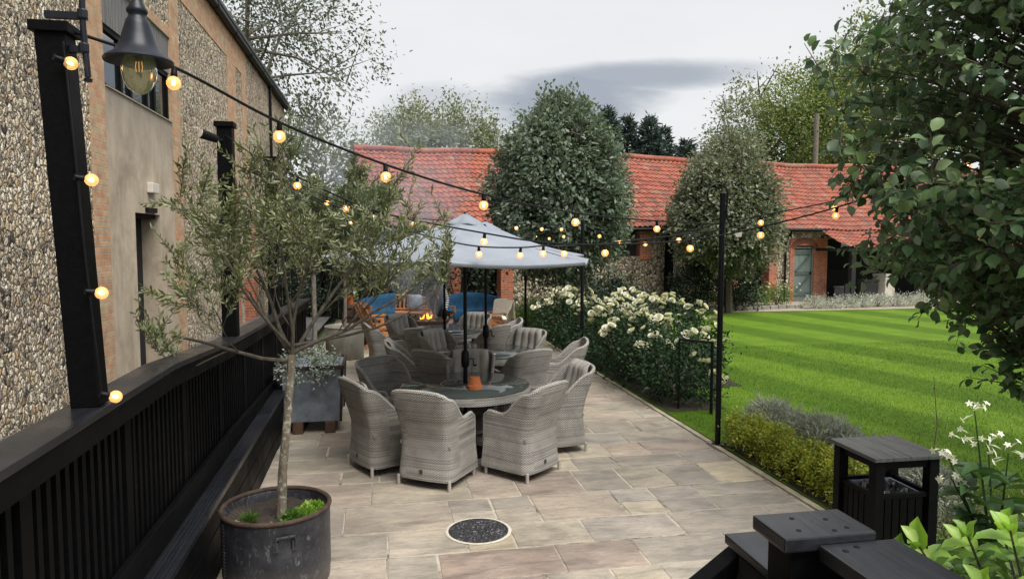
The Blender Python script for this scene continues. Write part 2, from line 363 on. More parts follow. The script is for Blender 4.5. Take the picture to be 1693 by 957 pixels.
def _stripe():
    b = NB('black_white_stripe'); v = b.ob(); sp = b.n('ShaderNodeSeparateXYZ'); b.l(v, sp.inputs[0])
    s_ = b.math('SINE', b.math('MULTIPLY', sp.outputs[2], 2 * math.pi / .055)); return b.done(b.ramp(b.math('ADD', b.math('MULTIPLY', s_, .5), .5), [(.45, (.02, .02, .022)), (.55, (.65, .63, .6))]), .9)
mk('stripe', _stripe)
M['jacket'] = m_plain('brown_wool_jacket', (.085, .062, .055), .9, 0, .3, 9)
M['trouser'] = m_plain('dark_trousers', (.02, .02, .024), .9)
M['skin'] = m_plain('skin', (.50, .27, .19), .5, 0, .08)
M['hair'] = m_plain('brown_hair', (.035, .022, .015), .6, 0, .3, 40)
# foliage
M['l_olive'] = m_leaf('olive_leaf', [(.08, .105, .042), (.145, .17, .07), (.215, .235, .115), (.30, .31, .20)], .5, .2)
M['l_olive_far'] = m_leaf('olive_leaf_far', [(.09, .12, .06), (.16, .19, .10), (.25, .27, .17)], .5, .2)
M['l_beam'] = m_leaf('whitebeam_leaf', [(.042, .088, .04), (.066, .13, .056), (.098, .175, .072), (.15, .235, .09), (.22, .29, .15)], .45, .22, .3, (.17, .215, .165))
M['l_topiary'] = m_leaf('topiary_leaf', [(.06, .095, .066), (.098, .142, .098), (.14, .18, .122), (.26, .29, .235)], .5, .2, .3, (.20, .23, .19))
M['l_topiary2'] = m_leaf('topiary_leaf_olive', [(.085, .11, .072), (.14, .16, .10), (.195, .205, .135), (.31, .31, .24)], .5, .2, .3, (.24, .25, .19))
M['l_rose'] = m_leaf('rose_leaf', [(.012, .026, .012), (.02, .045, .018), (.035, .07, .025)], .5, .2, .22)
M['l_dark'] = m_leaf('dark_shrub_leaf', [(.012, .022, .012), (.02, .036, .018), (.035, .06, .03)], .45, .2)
M['l_box'] = m_leaf('box_leaf', [(.17, .25, .03), (.36, .40, .05), (.62, .56, .08), (.12, .24, .05)], .45, .3)
M['l_lav'] = m_leaf('silver_leaf', [(.34, .35, .31), (.50, .51, .48), (.64, .65, .62)], .8, .2)
M['l_silver'] = m_leaf('grey_green_leaf', [(.17, .20, .17), (.27, .30, .26), (.38, .41, .37)], .8, .2)
M['l_lime'] = m_leaf('lime_leaf', [(.17, .33, .035), (.30, .46, .07), (.12, .24, .03), (.38, .52, .12)], .35, .35)
M['l_green'] = m_leaf('fresh_leaf', [(.06, .13, .025), (.10, .19, .035), (.15, .24, .05)], .45, .3)
M['l_tob'] = m_leaf('tobacco_leaf', [(.03, .07, .022), (.05, .10, .03)], .45, .25)
M['l_bgtree'] = m_leaf('ash_leaf', [(.15, .175, .11), (.21, .235, .15), (.27, .28, .19)], .6, .3)
M['l_lefttree'] = m_leaf('cherry_leaf', [(.08, .10, .07), (.12, .145, .10), (.17, .19, .14)], .6, .25)
M['l_oak'] = m_leaf('oak_leaf', [(.075, .13, .035), (.13, .20, .05), (.22, .27, .07), (.25, .21, .09)], .6, .3)
M['l_pine'] = m_leaf('hazed_pine_needle', [(.04, .066, .062), (.06, .092, .083), (.085, .12, .10)], .7, .1)  # distance haze mixed into the needle colour, paler and bluer
M['petal'] = m_leaf('cream_rose_petal', [(.80, .77, .66), (.86, .84, .77), (.76, .70, .55)], .7, .25)
M['petal2'] = m_leaf('pale_petal', [(.74, .73, .62), (.82, .82, .76)], .7, .25)

# ------------------------------------------------------------------ object helpers
def props(o, label=None, cat=None, group=None, kind=None):
    if label: o['label'] = label
    if cat: o['category'] = cat
    if group: o['group'] = group
    if kind: o['kind'] = kind
    return o
def thing(name, label, cat, loc=(0, 0, 0), rz=0.0, group=None):
    o = bpy.data.objects.new(name, None); COL.objects.link(o); o.location = loc; o.rotation_euler = (0, 0, rz); o.empty_display_size = .1
    return props(o, label, cat, group)
def link(name, me, parent=None):
    o = bpy.data.objects.new(name, me); COL.objects.link(o)
    if parent is not None: o.parent = parent
    return o
def copy_tree(o, parent=None):
    c = o.copy(); COL.objects.link(c)
    if parent is not None: c.parent = parent
    for ch in list(o.children): copy_tree(ch, c)
    return c

class MB:
    def __init__(s): s.v = []; s.f = []; s.uv = None
    def add(s, vs, fs):
        k = len(s.v); s.v += [tuple(p) for p in vs]; s.f += [tuple(i + k for i in f) for f in fs]; return s
    def box(s, a, b, rz=0.0, c=None):
        (x0, y0, z0), (x1, y1, z1) = a, b
        vs = [(x0, y0, z0), (x1, y0, z0), (x1, y1, z0), (x0, y1, z0), (x0, y0, z1), (x1, y0, z1), (x1, y1, z1), (x0, y1, z1)]
        return s.add(vs, [(0, 3, 2, 1), (4, 5, 6, 7), (0, 1, 5, 4), (1, 2, 6, 5), (2, 3, 7, 6), (3, 0, 4, 7)])
    def obox(s, c, ax, ay, az):
        c, ax, ay, az = map(Vector, (c, ax, ay, az)); vs = []
        for k in (-1, 1):
            for (i, j) in ((-1, -1), (1, -1), (1, 1), (-1, 1)): vs.append(c + ax * i + ay * j + az * k)
        return s.add(vs, [(0, 3, 2, 1), (4, 5, 6, 7), (0, 1, 5, 4), (1, 2, 6, 5), (2, 3, 7, 6), (3, 0, 4, 7)])
    def bar(s, p, q, w, h, upv=(0, 0, 1)):
        p, q = Vector(p), Vector(q); d = (q - p); u = Vector(upv); sd = d.cross(u).normalized(); u2 = sd.cross(d).normalized()
        return s.obox((p + q) / 2, d / 2, sd * (w / 2), u2 * (h / 2))
    def tube(s, pts, r, n=8, cap=True, closed=False):
        pts = [Vector(p) for p in pts]; m = len(pts); rr = [r] * m if isinstance(r, (int, float)) else list(r)
        k = len(s.v); nrm = None
        for i, p in enumerate(pts):
            a = pts[(i - 1) % m] if (closed or i > 0) else p; b = pts[(i + 1) % m] if (closed or i < m - 1) else p
            t = (b - a).normalized() if (b - a).length > 1e-9 else Vector((0, 0, 1))
            if nrm is None:
                nrm = t.cross(Vector((0, 0, 1)) if abs(t.z) < .9 else Vector((1, 0, 0))).normalized()
            else:
                nrm = (nrm - t * nrm.dot(t)); nrm = nrm.normalized() if nrm.length > 1e-6 else t.orthogonal().normalized()
            bn = t.cross(nrm)
            for j in range(n):
                a_ = 2 * math.pi * j / n; s.v.append(tuple(p + (nrm * math.cos(a_) + bn * math.sin(a_)) * rr[i]))
        for i in range(m if closed else m - 1):
            i2 = (i + 1) % m
            for j in range(n):
                j2 = (j + 1) % n; s.f.append((k + i * n + j, k + i * n + j2, k + i2 * n + j2, k + i2 * n + j))
        if cap and not closed:
            s.f.append(tuple(k + j for j in reversed(range(n)))); s.f.append(tuple(k + (m - 1) * n + j for j in range(n)))
        return s
    def lathe(s, prof, n=24, c=(0, 0, 0), sx=1, sy=1, caps=True):
        k = len(s.v); m = len(prof)
        for (r, z) in prof:
            for j in range(n):
                a = 2 * math.pi * j / n; s.v.append((c[0] + r * math.cos(a) * sx, c[1] + r * math.sin(a) * sy, c[2] + z))
        for i in range(m - 1):
            for j in range(n):
                j2 = (j + 1) % n; s.f.append((k + i * n + j, k + i * n + j2, k + (i + 1) * n + j2, k + (i + 1) * n + j))
        if caps and prof[0][0] > 1e-4: s.f.append(tuple(k + j for j in reversed(range(n))))
        if caps and prof[-1][0] > 1e-4: s.f.append(tuple(k + (m - 1) * n + j for j in range(n)))
        return s
    def grid(s, P, closed_u=False):
        """P: list of rows of points"""
        k = len(s.v); h = len(P); wd = len(P[0])
        for row in P: s.v += [tuple(p) for p in row]
        for i in range(h - 1):
            for j in range(wd if closed_u else wd - 1):
                j2 = (j + 1) % wd; s.f.append((k + i * wd + j, k + i * wd + j2, k + (i + 1) * wd + j2, k + (i + 1) * wd + j))
        return s
    def build(s, name, mat, parent=None, smooth=False, bevel=0.0, autouv=True, sharp=None):
        me = bpy.data.meshes.new(name); me.from_pydata(s.v, [], s.f)
        mats = mat if isinstance(mat, (list, tuple)) else [mat]
        for m_ in mats: me.materials.append(m_)
        if bevel > 0 or smooth:
            bm = bmesh.new(); bm.from_mesh(me)
            if smooth: bmesh.ops.remove_doubles(bm, verts=bm.verts, dist=1e-5)
            if bevel > 0:
                ed = [e for e in bm.edges if len(e.link_faces) == 2 and e.calc_face_angle(0) > .6]
                bmesh.ops.bevel(bm, geom=ed, offset=bevel, segments=2, affect='EDGES', profile=.6, clamp_overlap=True)
            bm.to_mesh(me); bm.free()
        if autouv: auto_uv(me)
        if smooth:
            me.polygons.foreach_set('use_smooth', [True] * len(me.polygons))
            me.set_sharp_from_angle(angle=R(sharp or 45))
        me.update(); return link(name, me, parent)

def auto_uv(me):
    """box-projected UVs in metres"""
    if not me.uv_layers: me.uv_layers.new(name='UVMap')
    n = len(me.loops); co = np.empty(len(me.vertices) * 3); me.vertices.foreach_get('co', co); co = co.reshape(-1, 3)
    vi = np.empty(n, int); me.loops.foreach_get('vertex_index', vi)
    fn = np.empty(len(me.polygons) * 3); me.polygons.foreach_get('normal', fn); fn = np.abs(fn.reshape(-1, 3))
    lt = np.empty(len(me.polygons), int); me.polygons.foreach_get('loop_total', lt)
    ax = np.repeat(fn.argmax(1), lt); c = co[vi]
    uv = np.where((ax == 0)[:, None], c[:, [1, 2]], np.where((ax == 1)[:, None], c[:, [0, 2]], c[:, [0, 1]]))
    me.uv_layers[0].data.foreach_set('uv', uv.ravel())

# leaf templates: (along, across, lift)
T_QUAD = (np.array([(0, 0, 0), (.5, .5, .10), (1, 0, -.03), (.5, -.5, .10)]), [(0, 2, 1), (0, 3, 2)])
T_LEAF = (np.array([(0, 0, 0), (.22, .36, .07), (.52, .5, .10), (.82, .32, .0), (1, 0, -.20), (.82, -.28, .05), (.52, -.5, .13), (.22, -.36, .08), (.3, 0, -.01), (.65, 0, -.04)]),
          [(0, 8, 1), (1, 8, 2), (8, 9, 2), (2, 9, 3), (3, 9, 4), (0, 7, 8), (7, 6, 8), (8, 6, 9), (6, 5, 9), (5, 4, 9)])
def unit(a): return a / np.maximum(np.linalg.norm(a, axis=-1, keepdims=True), 1e-9)
def leafcloud(name, P, T, N, L, Wd, mat, parent=None, tmpl=T_QUAD, smooth=False):
    P, T, N = np.asarray(P, float), unit(np.asarray(T, float)), np.asarray(N, float)
    n = len(P); L = np.broadcast_to(L, n); Wd = np.broadcast_to(Wd, n)
    S = unit(np.cross(N, T)); N2 = np.cross(T, S)
    tv, tf = tmpl; k = len(tv)
    V = (P[:, None, :] + T[:, None, :] * (tv[None, :, 0:1] * L[:, None, None]) + S[:, None, :] * (tv[None, :, 1:2] * Wd[:, None, None]) + N2[:, None, :] * (tv[None, :, 2:3] * L[:, None, None]))
    V = V.reshape(-1, 3); F = (np.array(tf)[None] + (np.arange(n) * k)[:, None, None]).reshape(-1, 3)
    me = bpy.data.meshes.new(name)
    me.vertices.add(len(V)); me.vertices.foreach_set('co', V.ravel())
    me.loops.add(F.size); me.loops.foreach_set('vertex_index', F.ravel().astype(np.int32))
    me.polygons.add(len(F)); me.polygons.foreach_set('loop_start', np.arange(0, F.size, 3, dtype=np.int32)); me.polygons.foreach_set('loop_total', np.full(len(F), 3, np.int32))
    me.update(calc_edges=True); me.materials.append(mat)
    if smooth: me.polygons.foreach_set('use_smooth', np.ones(len(F), bool))
    return link(name, me, parent)
def sph(n): return unit(rng.normal(size=(n, 3)))
def crown(center, rad, n, clumps=60, clump_r=.25, shell=.55, lean=None, egg=0.0, drop=0.0):
    """leaf positions: clumps spread through an uneven ellipsoid, denser toward its skin. returns P, outward"""
    c = np.array(center, float); rad = np.array(rad, float)
    d = sph(clumps); rr = shell + (1 - shell) * rng.random((clumps, 1)) ** .6
    rr *= 1 + .10 * np.sin(d[:, :1] * 5 + d[:, 1:2] * 4 + 1.3) + .08 * rng.normal(size=(clumps, 1))
    if egg: sc = 1 - egg * np.clip(d[:, 2:3], -1, 1); q = d * rr; q[:, :2] *= sc
    else: q = d * rr
    cc = q * rad
    k = rng.integers(0, clumps, n); off = rng.normal(size=(n, 3)) * clump_r * (.7 + .6 * rng.random((n, 1)))
    P = cc[k] + off
    O = unit(P / rad)
    return P + c, O
def leafdirs(O, up=.25, rnd=.9, droop=-.15):
    n = len(O); T = O * .6 + rng.normal(size=(n, 3)) * rnd * .6; T[:, 2] += droop
    N = O * .5 + rng.normal(size=(n, 3)) * .45; N[:, 2] += up + .4
    return T, N

def branch_tree(p0, d0, L, r, depth, out, tips, spread=.6, nkids=(2, 3), up=.12, seg=4, wob=.18, taper=.62, rr=None):
    """recursive limbs: out = list of (points, radii); tips = list of (pos, dir)"""
    rr = rr or random
    p = Vector(p0); d = Vector(d0).normalized(); pts = [p.copy()]; rad = [r]
    for i in range(seg):
        d = (d + Vector((rr.uniform(-1, 1), rr.uniform(-1, 1), rr.uniform(-1, 1))) * wob + Vector((0, 0, up))).normalized()
        p = p + d * (L / seg); pts.append(p.copy()); rad.append(r * (1 - (1 - taper) * (i + 1) / seg))
        if depth <= 1: tips.append((p.copy(), d.copy()))
    out.append((pts, rad))
    if depth > 0:
        for k in range(rr.randint(*nkids)):
            t = rr.uniform(.25, 1.0); i = min(int(t * seg), seg - 1); q = pts[i].lerp(pts[i + 1], t * seg - i)
            nd = (d + Vector((rr.uniform(-1, 1), rr.uniform(-1, 1), rr.uniform(-.7, .9))) * spread * 1.3).normalized()
            branch_tree(q, nd, L * rr.uniform(.55, .8), rad[-1] * rr.uniform(.6, .85), depth - 1, out, tips, spread, nkids, up, seg, wob, taper, rr)
def limbs_mesh(name, out, mat, parent, n=6):
    mb = MB()
    for pts, rad in out: mb.tube(pts, rad, n if rad[0] > .012 else 4, cap=False)
    return mb.build(name, mat, parent, smooth=True, autouv=False)

#@@SETTING
# ------------------------------------------------------------------ the ground
def sheet(name, x0, y0, x1, y1, z, mat, kind='structure', sub=1):
    mb = MB(); mb.add([(x0, y0, z), (x1, y0, z), (x1, y1, z), (x0, y1, z)], [(0, 1, 2, 3)])
    o = mb.build(name, mat); return props(o, kind=kind)
sheet('ground', -400, -400, 400, 600, -.06, m_plain('rough_ground', (.07, .085, .04), .95, 0, .4, .3))
sheet('lawn', 3.74, -12, 40, 24.5, 0.0, M['lawn'])
sheet('paving_bed', -1.2, -3, 3.70, 24, -.005, M['mortar'])
sheet('flower_bed', 3.78, 8.85, 4.62, 10.2, .006, M['soil'])
sheet('flower_bed', 3.78, 10.2, 5.6, 19.5, .006, M['soil'])
sheet('flower_bed', 3.76, 3.0, 4.15, 7.35, .007, M['soil'])
sheet('gravel_path', 5.6, 20.6, 30, 26.0, .012, m_plain('pale_gravel', (.30, .26, .20), .95, 0, .35, 12, .6))
# patio: random courses of riven slabs, each slab an island of the one paving mesh
def patio():
    mb = MB(); rr = random.Random(5); y = -2.0
    while y < 21.3:
        h = rr.choice([.28, .38, .45, .45, .60, .60]); x = -1.13 + rr.uniform(-.4, 0)
        while x < 3.60:
            wd = rr.choice([.36, .45, .60, .60, .75, .88])
            cells = [(x, y, x + wd, y + h)]
            if h > .5 and rr.random() < .38: s_ = rr.choice([.3, .3]); cells = [(x, y, x + wd, y + s_), (x, y + s_, x + wd, y + h)]
            elif wd > .7 and rr.random() < .15: cells = [(x, y, x + wd / 2, y + h), (x + wd / 2, y, x + wd, y + h)]
            for (a, b, c, d) in cells:
                a, c = max(a, -1.12), min(c, 3.615)
                if c - a < .06: continue
                g = [rr.choice([.004, .006, .009, .013]) for _ in range(4)]; z = rr.uniform(-.0015, .0015)
                j = lambda: rr.uniform(-.004, .004)
                q = [(a + g[0] + j(), b + g[1] + j()), (c - g[2] + j(), b + g[1] + j()), (c - g[2] + j(), d - g[3] + j()), (a + g[0] + j(), d - g[3] + j())]
                # chipped corners / uneven edges: three points a side
                poly = []
                for i in range(4):
                    p, n_ = q[i], q[(i + 1) % 4]
                    poly.append(p)
                    for t in (.3, .62): poly.append((p[0] + (n_[0] - p[0]) * t + rr.uniform(-.003, .003), p[1] + (n_[1] - p[1]) * t + rr.uniform(-.003, .003)))
                k = len(poly); cx, cy = (a + c) / 2, (b + d) / 2
                ins = [(cx + (px - cx) * (1 - .006 / max(.1, abs(c - a) / 2)), cy + (py - cy) * (1 - .006 / max(.1, abs(d - b) / 2))) for px, py in poly]
                vs_ = [(px, py, -.03) for px, py in poly] + [(px, py, z - .004) for px, py in poly] + [(px, py, z) for px, py in ins]
                fs_ = [tuple(range(2 * k, 3 * k))]
                for r_ in (0, 1):
                    for i in range(k): i2 = (i + 1) % k; fs_.append((r_ * k + i, r_ * k + i2, (r_ + 1) * k + i2, (r_ + 1) * k + i))
                mb.add(vs_, fs_)
            x += wd
        y += h
    return props(mb.build('patio', M['stone'], autouv=False), kind='structure')
patio()
mb = MB(); rr = random.Random(3); y = -2
while y < 20.6:
    l = rr.uniform(.75, .95); mb.box((3.635, y + .004, -.06), (3.70, y + l - .004, .014 + rr.uniform(-.003, .004))); y += l
props(mb.build('path_edging', m_plain('edging_stone', (.34, .30, .22), .9, 0, .35, 5, .3), bevel=.006), kind='structure')

# ------------------------------------------------------------------ facade partition
def facade(regions, openings, y0, y1, z0, z1, dflt):
    """split a wall (s,z) into cells; returns {zone: [rects]} with vertical merging"""
    ys = sorted({y0, y1} | {v for r in regions for v in r[1:3]} | {v for o in openings for v in o[:2]}); ys = [v for v in ys if y0 <= v <= y1]
    zs = sorted({z0, z1} | {v for r in regions for v in r[3:5]} | {v for o in openings for v in o[2:4]}); zs = [v for v in zs if z0 <= v <= z1]
    out = {}
    for a, b in zip(ys, ys[1:]):
        cur = None
        for c, d in zip(zs, zs[1:]):
            m, n = (a + b) / 2, (c + d) / 2; zone = dflt
            for r in regions:
                if r[1] < m < r[2] and r[3] < n < r[4]: zone = r[0]
            for o in openings:
                if o[0] < m < o[1] and o[2] < n < o[3]: zone = None
            if cur and cur[0] == zone: cur[2] = d
            else:
                if cur and cur[0]: out.setdefault(cur[0], []).append((a, b, cur[1], cur[2]))
                cur = [zone, c, d]
        if cur and cur[0]: out.setdefault(cur[0], []).append((a, b, cur[1], cur[2]))
    return out

# ------------------------------------------------------------------ the tall flint barn on the left
barn = thing('flint_barn', 'tall flint and brick barn with black gutter and grey plastered doorway', 'barn', (-3.35, 0, 0))
WX = 0.0
regs = [('brick', 9.38, 9.87, 0, 7.1), ('plaster', 9.87, 12.87, 0, 4.21), ('clad', 9.87, 12.87, 5.02, 5.6), ('brick', 12.87, 13.42, 0, 6.45), ('brick', -3, 19.9, 6.45, 7.1), ('brick', 17.5, 18.5, 0, 6.45), ('redbrick', 17.5, 18.5, 0, 3.4),
        ('redbrick', 20.4, 21.0, 0, 3.0), ('brick', 19.3, 19.9, 3.4, 7.1), ('brick', 9.87, 12.87, 5.6, 5.75)]
ops = [(9.87, 12.87, 4.21, 5.02), (10.86, 12.02, 0, 2.67), (19.0, 20.4, 0, 2.6)]
cells = facade(regs, ops, -3, 27.9, 0, 7.1, 'flint')
front = {'flint': 0.0, 'brick': .012, 'redbrick': .012, 'plaster': .006, 'clad': -.02}
mats = {'flint': M['flint'], 'brick': M['brick_tan'], 'redbrick': M['brick_red'], 'plaster': M['plaster'], 'clad': M['clad']}
nm = {'flint': 'flint_wall', 'brick': 'brick_dressing', 'redbrick': 'brick_pier', 'plaster': 'plaster_panel', 'clad': 'board_cladding'}
def pieces(rects):
    """group cells into connected pieces"""
    gs = []
    for r in rects:
        hit = [g for g in gs if any(r[0] <= q[1] + 1e-6 and q[0] <= r[1] + 1e-6 and r[2] <= q[3] + 1e-6 and q[2] <= r[3] + 1e-6 for q in g)]
        new = [r]
        for g in hit: new += g; gs.remove(g)
        gs.append(new)
    return gs
for zone, rects in cells.items():
    for g in pieces(rects):
        mb = MB()
        for (a, b, c, d) in g: mb.box((-.45, a, c), (front[zone], b, d))
        mb.build(nm[zone], mats[zone], barn)
mb = MB(); mb.box((-.47, -3, 0), (-.452, 27.9, 7.1)); mb.box((-8, 27.6, 0), (-.47, 27.88, 7.1)); mb.build('inner_wall', M['interior'], barn)
# window: frame with mullions, panes, sloping sill
fr = MB(); fr.box((-.11, 9.87, 4.95), (-.04, 12.87, 5.02)); fr.box((-.11, 9.87, 4.21), (-.04, 12.87, 4.28))
for yy in (9.87, 10.62, 11.0, 11.72, 12.1, 12.79): fr.box((-.111, yy, 4.28), (-.039, yy + .085, 4.95))
wf = fr.build('window_frame', M['black'], barn)
pn = MB()
for a, b in ((9.955, 10.62), (10.705, 11.0), (11.085, 11.72), (11.805, 12.1), (12.185, 12.79)): pn.box((-.085, a, 4.28), (-.075, b, 4.95))
pn.build('pane', M['pane'], wf)
# frame post dividing the window outside, and the sill
mb = MB(); mb.box((-.036, 9.9, 4.214), (.03, 12.85, 4.232)); mb.build('window_sill', M['plaster'], barn)
dr = MB(); dr.box((-.31, 10.86, .2), (-.27, 12.02, 2.6)); d_ = dr.build('door', M['interior'], barn)  # near-black panel, its colour stands in for the dark of the open doorway
mb = MB(); mb.box((-.266, 10.94, 1.0), (-.24, 10.98, 1.2)); mb.build('handle', M['iron'], d_)
mb = MB(); mb.box((-.26, 10.862, .2), (-.06, 10.93, 2.665)); mb.box((-.26, 10.93, 2.60), (-.06, 12.018, 2.665)); mb.build('door_frame', M['black'], barn)
mb = MB(); mb.box((.008, 11.3, 2.69), (.05, 11.75, 2.76)); mb.build('door_closer', M['iron'], barn)
mb = MB(); mb.box((.006, 11.42, 2.98), (.09, 11.75, 3.13)); mb.build('bulkhead_light', M['white'], barn, bevel=.012)
mb = MB(); mb.box((-.40, 19.0, .2), (-.34, 20.4, 2.6)); mb.build('side_door', M['paint_dark'], barn)
# gutter, fascia, roof
mb = MB(); mb.box((-.2, -3, 7.1), (.02, 27.95, 7.24)); mb.build('fascia', M['black'], barn)
mb = MB(); mb.tube([(.10, -3, 7.15), (.10, 28.0, 7.12)], .075, 10)
for k in range(16): mb.tube([(.10, -2 + k * 2.0, 7.15 - .03 * (k * 2 + 1) / 31), (.10, -1.94 + k * 2.0, 7.15 - .03 * (k * 2 + 1.06) / 31)], .086, 10)
mb.build('gutter', M['iron'], barn, smooth=True)
mb = MB(); mb.tube([(.06, 23.9, 7.1), (.06, 23.9, .1)], .045, 8); mb.build('drainpipe', M['iron'], barn, smooth=True)
mb = MB(); mb.add([(.16, -3, 7.25), (.16, 28.1, 7.25), (-4.2, 28.1, 10.6), (-4.2, -3, 10.6), (.16, -3, 7.33), (.16, 28.1, 7.33), (-4.2, 28.1, 10.7), (-4.2, -3, 10.7)],
                  [(0, 3, 2, 1), (4, 5, 6, 7), (0, 1, 5, 4), (1, 2, 6, 5), (2, 3, 7, 6), (3, 0, 4, 7)]); mb.build('roof', m_plain('dark_slate', (.05, .05, .055), .6, 0, .3, 4), barn)

# ------------------------------------------------------------------ raised walkway and its balustrade
def zr(y):     # top of the handrail above the patio: level, then down with the ramp
    return float(np.interp(y, [-3, 4.55, 6.3, 13.0], [1.56, 1.56, 1.455, 1.25]))
def zd(y): return float(np.interp(y, [-3, 5.5, 13, 22], [.55, .55, .36, .1]))
def zk(y): return float(np.interp(y, [-3, 6.1, 9.6, 13], [.70, .70, .60, .52]))
mb = MB(); Ys = [-3 + i * .14 for i in range(int(25 / .14))]
for y in Ys: mb.add([(-3.34, y + .004, zd(y)), (-1.34, y + .004, zd(y)), (-1.34, y + .136, zd(y + .14)), (-3.34, y + .136, zd(y + .14))], [(0, 1, 2, 3)])
for a, b in ((-3, 5.5), (5.5, 13), (13, 22)): mb.add([(-3.34, a, zd(a) - .025), (-1.34, a, zd(a) - .025), (-1.34, b, zd(b) - .025), (-3.34, b, zd(b) - .025)], [(0, 1, 2, 3)])
props(mb.build('raised_deck', m_plain('grey_deck_boards', (.10, .10, .10), .6, 0, .4, 5, .3), autouv=False), kind='structure')
wall = thing('timber_retaining_wall', 'low black boarded wall with grooved ledge on top beside the paving', 'wall', (0, 0, 0))
mb = MB()
for k in range(3): mb.box((-1.20, -3, -.03 + k * .172), (-1.11 - .002 * k, 9.0, .137 + k * .172))
mb.build('board', M['black'], wall, bevel=.006)
mb = MB()
for a, b in ((-3, 2.1), (2.106, 5.3), (5.306, 9.0)):
    for k in range(6): x = -1.236 + k * .0235; mb.box((x, a, .50), (x + .018, b, .535))
    mb.box((-1.236, a, .488), (-1.097, b, .527))
mb.build('grooved_ledge', M['blackrail'], wall)
mb = MB(); mb.box((-1.19, 8.9, 0), (-1.10, 9.0, .48)); mb.build('end_post', M['black'], wall)
bal = thing('deck_balustrade', 'long black slatted balustrade with broad handrail along the raised walkway', 'balustrade', (0, 0, 0))
def railrun(mb, x0, x1, zt, th, f, ys):
    for a, b in zip(ys, ys[1:]):
        za, zb = f(a), f(b)
        mb.add([(x0, a, za - th), (x1, a, za - th), (x1, b, zb - th), (x0, b, zb - th), (x0, a, za), (x1, a, za), (x1, b, zb), (x0, b, zb)],
               [(0, 3, 2, 1), (4, 5, 6, 7), (0, 1, 5, 4), (1, 2, 6, 5), (2, 3, 7, 6), (3, 0, 4, 7)])
mb = MB(); railrun(mb, -1.375, -1.195, 0, .035, zr, [-3, 1.0, 4.5]); railrun(mb, -1.375, -1.195, 0, .035, zr, [4.504, 6.3, 13]); mb.build('handrail', M['blackrail'], bal, bevel=.004)
mb = MB(); railrun(mb, -1.245, -1.205, 0, .105, lambda y: zr(y) - .036, [-3, 1.5, 4.5]); railrun(mb, -1.245, -1.205, 0, .105, lambda y: zr(y) - .036, [4.506, 6.3, 13]); mb.build('rail_apron', M['black'], bal)
mb = MB(); railrun(mb, -1.262, -1.222, 0, .175, zk, [-3, 2.0, 6.1]); railrun(mb, -1.262, -1.222, 0, .175, zk, [6.106, 9.6, 13]); mb.build('kickboard', M['black'], bal, bevel=.005)
mb = MB(); y = -2.6; i = 0
while y < 13:
    wide = (i % 12 == 0); wd = .09 if wide else .038
    a = zk(y) - .17; b = zr(y) - .06; mb.box((-1.30, y, a), (-1.262 if wide else -1.268, y + wd, b)); y += .085 + (.05 if wide else 0); i += 1
mb.build('slats', M['black'], bal)
mb = MB()
for a, b in ((-3, 4.5), (4.5, 13)):
    mb.add([(-1.335, a, zk(a) - .2), (-1.335, b, zk(b) - .2), (-1.335, b, zr(b) - .05), (-1.335, a, zr(a) - .05), (-1.325, a, zk(a) - .2), (-1.325, b, zk(b) - .2), (-1.325, b, zr(b) - .05), (-1.325, a, zr(a) - .05)],
           [(0, 1, 2, 3), (7, 6, 5, 4), (0, 4, 5, 1), (3, 2, 6, 7)])
mb.build('backing_boards', M['paint_dark'], bal)

# ------------------------------------------------------------------ pantiled flint range across the garden
BO = Vector((0, 21.42, 0)); bu = Vector((.989, .150, 0)).normalized(); bt = Vector((-bu.y, bu.x, 0)); BA = math.atan2(bu.y, bu.x)
def bw(s, t, z=0): v = BO + bu * s + bt * t; return (v.x, v.y, z)
rng_b = thing('pantile_barn', 'long low flint and brick range with an orange pantile roof across the garden', 'barn', tuple(BO), BA)
S0, S1, SE = -.1, 33.0, 2.72
ops = [(2.5, 3.8, 0, 2.2), (4.61, 5.45, 1.3, 2.25), (7.3, 8.7, 1.72, 2.6), (9.65, 9.95, 0, 1.9), (12.62, 13.95, 0, 2.2), (15.06, 15.94, 0, 2.05), (16.55, 24, 0, 2.3)]
regs = [('brick', 3.8, 4.2, 0, SE), ('brick', 5.45, 5.7, 1.2, 2.3), ('brick', 2.1, 2.5, 0, SE), ('brick', 8.7, 9.1, 1.6, SE), ('brick', 12.2, 12.62, 0, SE), ('brick', 13.95, 14.28, 0, SE - .5), ('brick', 14.86, 16.55, 0, 2.32)]
cells = facade(regs, ops, S0, S1, 0, SE, 'flint')
for zone, rects in cells.items():
    for g in pieces(rects):
        mb = MB()
        for (a, b, c, d) in g: mb.box((a, (-.02 if zone == 'brick' else 0), c), (b, .4, d))
        mb.build('brick_dressing' if zone == 'brick' else 'flint_wall', M['brick_red' if zone == 'brick' else 'flint_far'], rng_b)
mb = MB(); mb.box((S0, 1.6, 0), (S1, 1.7, SE)); mb.box((S0, .4, -.02), (S1, 1.6, 0.0)); mb.build('back_room', M['interior'], rng_b)
mb = MB(); mb.box((S0, 1.7, 0), (S0 + .3, 6.0, SE)); mb.box((S1 - .3, 1.7, 0), (S1, 6.0, SE)); mb.box((S0, 5.7, 0), (S1, 6.0, SE)); mb.build('rear_wall', M['flint_far'], rng_b)
def sag(x): return -.035 * math.sin(.42 * x + 1) - .025 * math.sin(1.13 * x) - .012 * math.sin(2.9 * x + 2)
